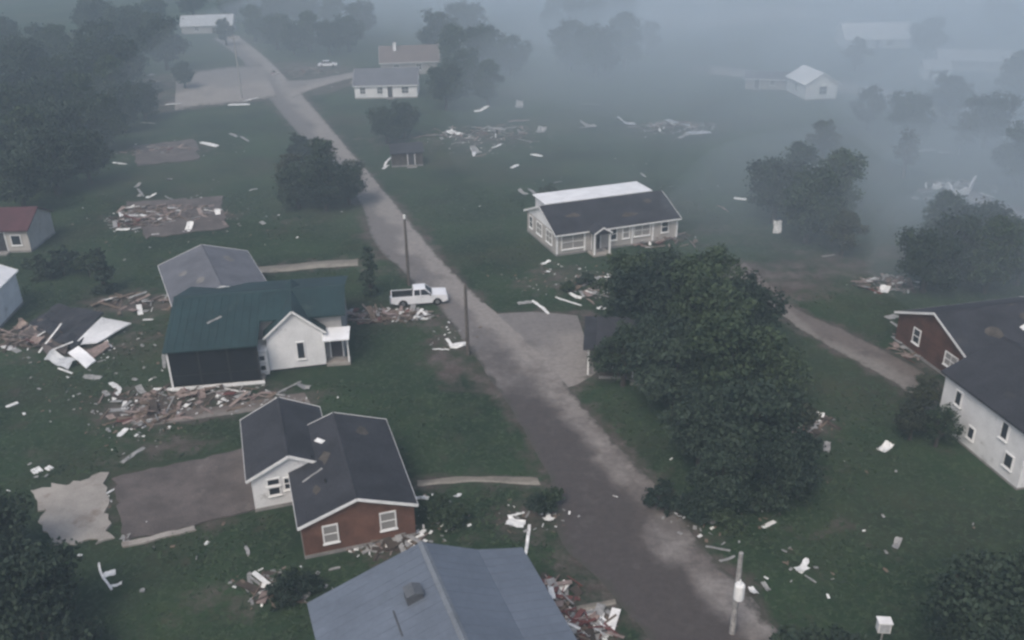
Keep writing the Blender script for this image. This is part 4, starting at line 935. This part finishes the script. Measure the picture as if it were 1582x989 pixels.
MB().tube([(0,0,7.2),(0,0,7.6)], [.13,.12], 10).build('pole_cap', M_TRIM, [o for o in bpy.data.objects if o.name.startswith('utility_pole')][-1])
pole(723,548,6.6,(0,0), 'plain utility pole at the road edge below the pickup truck', cross=False)
pole(374,152,12.5,(0,0), 'tall leaning utility pole beside the bare lot', M_POLEW, cross=True, arm=R(12))
pole(1131,978,5.4,(0,0), 'short pole with white transformer beside the lower road', M_POLEW, cross=False, can=True)
# white box on a post at lower right
bx = P(1358, 1004); mbx = empty('meter_post', bx, R(-6)); tag(mbx, 'white utility box on a thin post in the lower grass', 'utility box')
MB().tube([(0,0,0),(0,0,1.5)], [.05,.05], 8).build('post', M_POLEW, mbx)
b_ = bbox_part('box', M_TRIM, mbx, -.32, .32, -.2, .25, 1.3, 1.95, .03); MB().box(-.36, .36, -.26, .3, 1.952, 2.0).build('box_lid', M_TRIM, mbx); MB().box(-.25, .25, -.215, -.203, 1.38, 1.88).build('box_door', M_METSHEET, mbx)

# ------------------------------------------------------------------ trees
F_DARK = foliage('dark_foliage', (.012,.023,.016), (.038,.058,.036))
F_MID = foliage('mid_foliage', (.015,.029,.016), (.048,.072,.035))
F_OLIVE = foliage('olive_foliage', (.022,.028,.018), (.052,.06,.034))
def crown_mesh(name, H, Rr, n_lobes, n_leaf, leaf, seed, shape='round', z0=.3):
    g = np.random.default_rng(seed)
    lob = []
    for k in range(n_lobes):
        if shape == 'round':
            t = g.uniform(z0, .95); rad = Rr*math.sin(math.pi*min(1, (t-z0+.12)/(1.12-z0)))**.6*g.uniform(.75, 1.2)
            a = g.uniform(0, 6.283); d = rad*g.uniform(.15, .72)
            lob.append((d*math.cos(a), d*math.sin(a), H*t, Rr*g.uniform(.2, .44)*(.6+.6*(1-t))))
        else:
            t = g.uniform(.04, .97); rad = Rr*(1-t)**.55*(.5 if t < .1 else 1); a = g.uniform(0, 6.283); d = rad*g.uniform(.1, .6)
            lob.append((d*math.cos(a), d*math.sin(a), H*t, Rr*g.uniform(.28, .42)*(1.1-.6*t)))
    lob = np.array(lob)
    w_ = lob[:, 3]**2; nc = max(30, n_leaf//26); idx = g.choice(n_lobes, nc, p=w_/w_.sum())
    cd = g.normal(size=(nc, 3)); cd /= np.linalg.norm(cd, axis=1)[:, None]
    cr = lob[idx, 3]*g.uniform(.45, 1.15, nc)**.6
    cc = lob[idx, :3]+cd*cr[:, None]*np.array([1, 1, .85])          # twig clusters
    ci = g.integers(0, nc, n_leaf); sg = Rr*.075*g.uniform(.6, 1.4, nc)
    off = g.normal(size=(n_leaf, 3))*sg[ci][:, None]*np.array([1, 1, .6])
    pos = cc[ci]+off; dirs = cd[ci]*.7+np.array([0, 0, .35])
    pos[:, 2] = np.maximum(pos[:, 2], H*.06)
    nrm = dirs*.8+g.normal(size=(n_leaf, 3))*.7; nrm /= np.linalg.norm(nrm, axis=1)[:, None]
    a = np.cross(nrm, g.normal(size=(n_leaf, 3))); a /= np.linalg.norm(a, axis=1)[:, None]; b = np.cross(nrm, a)
    s = leaf*g.uniform(.5, 1.25, n_leaf)[:, None]
    v = np.stack([pos-a*s*.5-b*s*.18, pos-a*s*.05-b*s*.42, pos+a*s*.55+b*s*.05, pos-a*s*.02+b*s*.4], 1).reshape(-1, 3)
    me = bpy.data.meshes.new(name)
    me.vertices.add(len(v)); me.vertices.foreach_set('co', v.ravel().astype(np.float32))
    me.loops.add(len(v)); me.loops.foreach_set('vertex_index', np.arange(len(v), dtype=np.int32))
    me.polygons.add(n_leaf); me.polygons.foreach_set('loop_start', np.arange(0, len(v), 4, dtype=np.int32))
    me.update(calc_edges=True); me.validate()
    at = me.attributes.new('leaf_rnd', 'FLOAT', 'POINT'); at.data.foreach_set('value', np.repeat(g.random(n_leaf), 4).astype(np.float32))
    return me, lob
def trunk_mesh(name, H, Rr, lob, seed, top=.7):
    rs = random.Random(seed); mb = MB(); r0 = .035*H
    pts = [Vector((rs.uniform(-.03, .03)*H*k, rs.uniform(-.03, .03)*H*k, H*top*k)) for k in (0, .25, .5, .75, 1)]; pts[0] = Vector((0, 0, -.15))
    mb.tube(pts, [r0*1.25, r0, r0*.8, r0*.55, r0*.25], 8)
    for l in lob[:16]:
        k = rs.uniform(.3, .7); a = pts[0].lerp(pts[-1], k); e = Vector(l[:3]); mid = a.lerp(e, .5)+Vector((0, 0, .04*H))
        mb.tube([a, mid, e], [r0*.45, r0*.28, r0*.1], 6)
    me = mb.mesh(name); me.materials.append(M_BARK); return me
KINDS = {}
def kind(key, H, Rr, nl, nf, leaf, m_, seed, shape='round', z0=.3, top=.7):
    cm, lob = crown_mesh('crown', H, Rr, nl, nf, leaf, seed, shape, z0); cm.materials.append(m_)
    KINDS[key] = (cm, trunk_mesh('trunk', H, Rr, lob, seed, top), H)
kind('a', 9, 4.6, 30, 13000, .36, F_DARK, 1); kind('b', 10, 4.3, 34, 13000, .36, F_MID, 2, z0=.26); kind('c', 8, 4.3, 24, 11000, .34, F_DARK, 13)
kind('d', 7, 3.4, 20, 6500, .32, F_OLIVE, 4); kind('cone', 5, 1.35, 26, 5000, .22, F_DARK, 5, 'cone', top=.9); kind('bush', 2.2, 1.6, 14, 2600, .22, F_MID, 6, z0=.12)
kind('bushd', 2.6, 1.9, 14, 2600, .24, F_DARK, 7, z0=.12); kind('sparse', 8, 3.4, 22, 2200, .32, F_OLIVE, 8); kind('e', 9, 4.2, 26, 6500, .34, F_MID, 9, z0=.22)
def tree(px, py, key, h, label, group=None, name='tree', wide=1.0, cat='tree', at=None):
    c = at or P(px, py); cm, tm, H = KINDS[key]; s = h/H
    o = empty(name, c, random.uniform(0, 6.28)); o.scale = (s*wide, s*wide*random.uniform(.92, 1.08), s)
    tag(o, label, cat, group)
    for nm, me in (('crown', cm), ('trunk', tm)):
        q = bpy.data.objects.new(nm, me); C.objects.link(q); q.parent = o
    return o
def grove(lst, label, group, own=None, **k):
    for i, q in enumerate(lst): tree(*q, (own or {}).get(i, label), group, **k)
grove([(462,322,'a',6.2),(505,326,'c',6.6),(540,316,'a',6.0),(500,300,'b',7.4),(452,300,'d',5.5)], 'leafy tree in the roadside clump left of the road', 'roadside clump of trees')
tree(468,256,'c',4.6, 'small dark tree standing above the roadside clump')
tree(573,456,'cone',5.2, 'dark narrow evergreen beside the pickup truck', name='evergreen_tree')
grove([(962,515,'b',7.5),(1015,612,'c',6.8),(962,596,'e',5.6),(1000,545,'a',8.6),(1060,565,'b',9.2),(1120,590,'e',8.6),(1040,640,'c',6.5),(1110,660,'b',8.8),(1170,640,'e',7.5),(1080,720,'a',6.2),(1150,735,'c',7.2),(1205,770,'a',5.4),(1110,795,'c',4.6),(1030,500,'a',7.6),(1095,510,'e',8.4),(1205,720,'d',5.5),(1150,545,'c',6.6)],
      'big dense dark tree in the grove between road and dirt lane', 'big grove between road and lane',
      own={0:'dark tree behind the shaded house at the roadside end of the big grove', 1:'dark tree leaning over the shaded dark roofed house', 15:'small olive tree on the lane side of the big grove', 16:'rounded dark tree where the big grove meets the dirt lane', 13:'tall tree of the big grove facing the ranch house'})
grove([(1020,782,'bushd',1.8),(1070,800,'bushd',2.0),(1120,820,'bush',1.6),(1185,790,'bushd',2.2),(1230,770,'bush',1.8)], 'low dark shrub along the lower edge of the big grove', 'shrubs below the grove', name='shrub', cat='shrub')
grove([(1195,345,'a',8.5),(1245,375,'c',8.5),(1285,350,'b',9.0),(1225,320,'b',8.0),(1300,395,'d',5.0)], 'hazy dark tree in the group behind the dirt lane', 'trees behind the lane', own={4:'low olive tree beside the dark group behind the dirt lane', 2:'tallest hazy tree of the group behind the dirt lane'})
grove([(1425,452,'a',7.0),(1470,440,'c',7.4),(1520,452,'b',7.6),(1570,440,'a',7.5),(1500,410,'a',7.5),(1445,395,'b',7.0)], 'hazy tree behind the brick wing house', 'trees behind the brick wing house', own={0:'hazy tree at the gable end of the brick wing house', 5:'hazy tree between the brick wing house and the pale wall remnants'})
grove([(1405,680,'d',3.0),(1445,690,'e',3.4),(1425,640,'d',3.2)], 'small tree in front of the white tall house', 'small trees before the white tall house')
grove([(1500,1035,'a',6.5),(1580,1020,'c',7.0),(1440,1080,'bushd',3.0)], 'dark tree filling the lower grass corner beyond the utility box', 'trees beyond the utility box', own={2:'broad low dark bush beside the white utility box'})
grove([(1230,1040,'bushd',3.2),(1300,1050,'bushd',3.4)], 'very dark shrub beside the lower road edge', 'shrubs beside the lower road', name='shrub', cat='shrub')
grove([(10,1000,'a',6.5),(70,985,'c',5.6),(0,880,'c',5.5),(110,1020,'bushd',3.0)], 'dark tree beyond the concrete slab, on the lawn edge', 'trees beyond the slab', own={3:'low dark bush below the trees beyond the concrete slab', 2:'dark tree close to the pale concrete slab'})
grove([(100,425,'bushd',3.4),(140,428,'bush',2.8),(60,430,'bush',2.6)], 'low shrub behind the collapsed house', 'shrubs behind the collapsed house', name='shrub', cat='shrub')
tree(163,452,'cone',4.8, 'upright dark tree behind the collapsed house', name='evergreen_tree', wide=1.5)
grove([(668,806,'bush',1.5),(690,815,'bush',1.4),(680,790,'bush',1.3),(712,800,'bush',1.2)], 'green shrub dotted with white scraps by the brick house corner', 'shrubs by the brick house', name='shrub', cat='shrub')
grove([(835,792,'bushd',1.6),(850,780,'bush',1.4)], 'dark shrub on the verge above the metal roof', 'shrubs on the verge', name='shrub', cat='shrub')
grove([(440,925,'bushd',1.7),(455,905,'bush',1.5),(475,918,'bushd',1.6)], 'torn shrub beside the edge of the metal roof', 'shrubs beside the metal roof', name='shrub', cat='shrub')
grove([(598,222,'a',6.4),(625,212,'c',5.8)], 'dark hazy tree behind the dark shed', 'trees behind the dark shed')
tree(286,136,'c',5.5, 'dark round tree at the edge of the bare lot')
grove([(40,330,'a',9),(90,300,'c',9),(140,285,'a',8.5),(60,270,'b',10),(110,245,'a',10),(165,235,'c',9),(20,240,'b',11),(75,215,'a',11),(135,205,'b',10),(195,205,'c',8),(225,185,'a',7.5),(180,170,'b',10),(110,165,'a',11),(40,170,'c',12),(10,300,'c',9)],
      'dark hazy tree in the woods beside the far foundation', 'woods by the far foundation')
rs_ = random.Random(5)
grove([(rs_.uniform(-20, 270), rs_.uniform(60, 150), rs_.choice('abc'), rs_.uniform(9, 13)) for _ in range(20)], 'tall hazy tree in the deep woods left of the bare lot', 'deep woods left of the lot')
grove([(430,78,'a',10),(455,86,'c',8),(480,80,'b',10),(510,84,'a',9),(540,80,'c',9),(395,66,'b',10),(430,50,'a',12),(475,48,'c',12),(520,52,'b',12),(560,60,'a',11),(360,34,'c',12),(410,26,'a',13),(240,40,'b',12),(300,28,'a',12),(350,70,'d',7)],
      'hazy tree behind the upper driveway and bare lot', 'trees behind the upper driveway')
grove([(690,170,'a',9),(720,150,'c',9),(755,165,'b',8.5),(700,120,'b',11),(745,110,'a',11),(790,120,'c',9),(680,90,'c',11),(720,70,'a',12)], 'misty tree right of the white fronted house', 'misty trees right of the white front')
grove([(880,110,'c',11),(920,120,'a',12),(965,105,'b',12),(900,70,'a',13),(950,60,'c',13),(860,60,'b',12),(1000,85,'d',8)], 'pale misty tree in the far middle group', 'misty trees in the far middle')
grove([(1340,200,'d',7),(1400,215,'a',8),(1460,190,'c',8),(1520,230,'a',9),(1560,170,'b',10),(1570,290,'c',8),(1320,110,'d',7),(1430,90,'c',9),(1540,60,'a',11),(1395,275,'sparse',7),(1480,240,'sparse',7),(1270,250,'d',6)], 'misty tree standing in the right-hand field', 'misty trees in the field')
tree(850,305,'bush',2.0, 'low shrub behind the gable of the ranch house', name='shrub', cat='shrub'); 
grove([(880,452,'bush',1.4),(905,440,'bushd',1.6),(1000,415,'bush',2.0),(1030,440,'bush',1.8),(985,450,'bushd',1.8)], 'low weedy shrub among the scraps before the ranch house', 'shrubs before the ranch house', name='shrub', cat='shrub')

# ------------------------------------------------------------------ grass tufts (stuff) over the near yards
QUADS = [[P(*q) for q in Z] for Z in ([(45,750),(168,726),(178,838),(74,848)], [(168,732),(392,684),(402,792),(186,850)], [(200,220),(305,210),(312,250),(208,260)], [(190,306),(342,298),(356,356),(222,372)])]
def tufts():
    n = 70000; g = rng
    y = 30+90*g.random(n)**1.15; x = (g.random(n)-.5)*2*(10+.62*y)
    md = mud_at(x, y); keep = (md+g.normal(0, .12, n) < .38) & (road_dist(x, y) > .15)
    for (fx, fy, th, a, b) in FOOT:
        c, s = math.cos(th), math.sin(th); u = (x-fx)*c+(y-fy)*s; v = -(x-fx)*s+(y-fy)*c
        keep &= ~((abs(u) < a) & (abs(v) < b))
    for Z in QUADS:
        ins = np.ones(n, bool); sg = None
        for a, b in zip(Z, Z[1:]+Z[:1]):
            cr = (b.x-a.x)*(y-a.y)-(b.y-a.y)*(x-a.x); ins &= cr < 0
        keep &= ~ins
    x, y = x[keep], y[keep]; k = len(x); vs = []
    an = g.random(k)*6.283; h = g.uniform(.06, .24, k)*(.6+.9*(np.sin(x*.35+np.cos(y*.27)*2) > .2)); wd = g.uniform(.1, .3, k)
    out = np.zeros((k, 6, 3))
    for j in range(2):
        a = an+j*1.7; dx, dy = np.cos(a)*wd/2, np.sin(a)*wd/2; lx, ly = g.normal(0, .24, k), g.normal(0, .24, k)
        out[:, j*3+0] = np.stack([x-dx, y-dy, np.full(k, .0)], 1); out[:, j*3+1] = np.stack([x+dx, y+dy, np.full(k, .0)], 1)
        out[:, j*3+2] = np.stack([x+lx, y+ly, h*.45], 1)
    v = out.reshape(-1, 3); me = bpy.data.meshes.new('grass')
    me.vertices.add(len(v)); me.vertices.foreach_set('co', v.ravel().astype(np.float32)); me.loops.add(len(v)); me.loops.foreach_set('vertex_index', np.arange(len(v), dtype=np.int32))
    me.polygons.add(len(v)//3); me.polygons.foreach_set('loop_start', np.arange(0, len(v), 3, dtype=np.int32)); me.update(calc_edges=True); me.validate()
    at = me.attributes.new('leaf_rnd', 'FLOAT', 'POINT'); at.data.foreach_set('value', np.repeat(g.random(k*2), 3).astype(np.float32))
    me.materials.append(foliage('grass_blades', (.018,.032,.016), (.04,.064,.029)))
    o = bpy.data.objects.new('grass', me); C.objects.link(o); tag(o, 'rough uneven dark green grass tufts on the lawns', 'grass', kind='stuff')
tufts()

# ------------------------------------------------------------------ haze and mist
def vol_mat(name, col, dens):
    mm = bpy.data.materials.new(name); mm.use_nodes = True; n = mm.node_tree; n.nodes.remove(n.nodes['Principled BSDF'])
    pv = n.nodes.new('ShaderNodeVolumePrincipled'); pv.inputs['Color'].default_value = (*col, 1); pv.inputs['Density'].default_value = dens
    pv.inputs['Anisotropy'].default_value = .1
    n.links.new(pv.outputs[0], n.nodes['Material Output'].inputs['Volume']); return mm
hz = MB().box(-3100, 3100, -700, 3300, -1, 41).build('haze', vol_mat('haze_air', HAZE_COL, HAZE_DENSITY)); tag(hz, 'blue grey haze hanging over the whole neighbourhood', 'haze', kind='stuff')

def mist(c, r, dens):
    bm = bmesh.new(); bmesh.ops.create_icosphere(bm, subdivisions=4, radius=1)
    sd_ = Vector(c)*.13
    for v in bm.verts:
        k = 1+.16*mnoise.noise(v.co*2+sd_); v.co = Vector((v.co.x*r[0]*k, v.co.y*r[1]*k, v.co.z*r[2]))
    me = bpy.data.meshes.new('mist_bank'); bm.to_mesh(me); bm.free(); me.materials.append(vol_mat('mist', (.78,.88,.96), dens))
    o = bpy.data.objects.new('mist_bank', me); C.objects.link(o); o.location = c
    tag(o, 'pale drifting mist lying over the far field', 'mist', kind='stuff')
for q in (((-8, 300, 18), (34, 40, 15), .01), ((72, 132, 7), (24, 24, 9), .011), ((60, 104, 5), (19, 17, 8), .007), ((40, 96, 4), (24, 18, 9), .008), ((52, 80, 4), (18, 13, 8), .008), ((25, 240, 10), (30, 26, 10), .009), ((110, 250, 10), (34, 40, 14), .008), ((40, 205, 3), (135, 120, 22), .0024), ((85, 270, 6), (105, 140, 30), .003), ((10, 330, 10), (95, 110, 28), .0045), ((130, 215, 5), (85, 95, 26), .0035), ((75, 150, 3), (88, 75, 24), .0038),
          ((20, 255, 12), (45, 60, 20), .004), ((-25, 330, 14), (60, 70, 24), .006), ((95, 190, 6), (40, 45, 16), .006), ((60, 120, 2), (38, 30, 12), .004), ((150, 300, 8), (60, 80, 24), .005),
          ((60, 92, 3), (26, 22, 10), .006), ((30, 175, 4), (44, 44, 14), .005)):
    mist(*q)
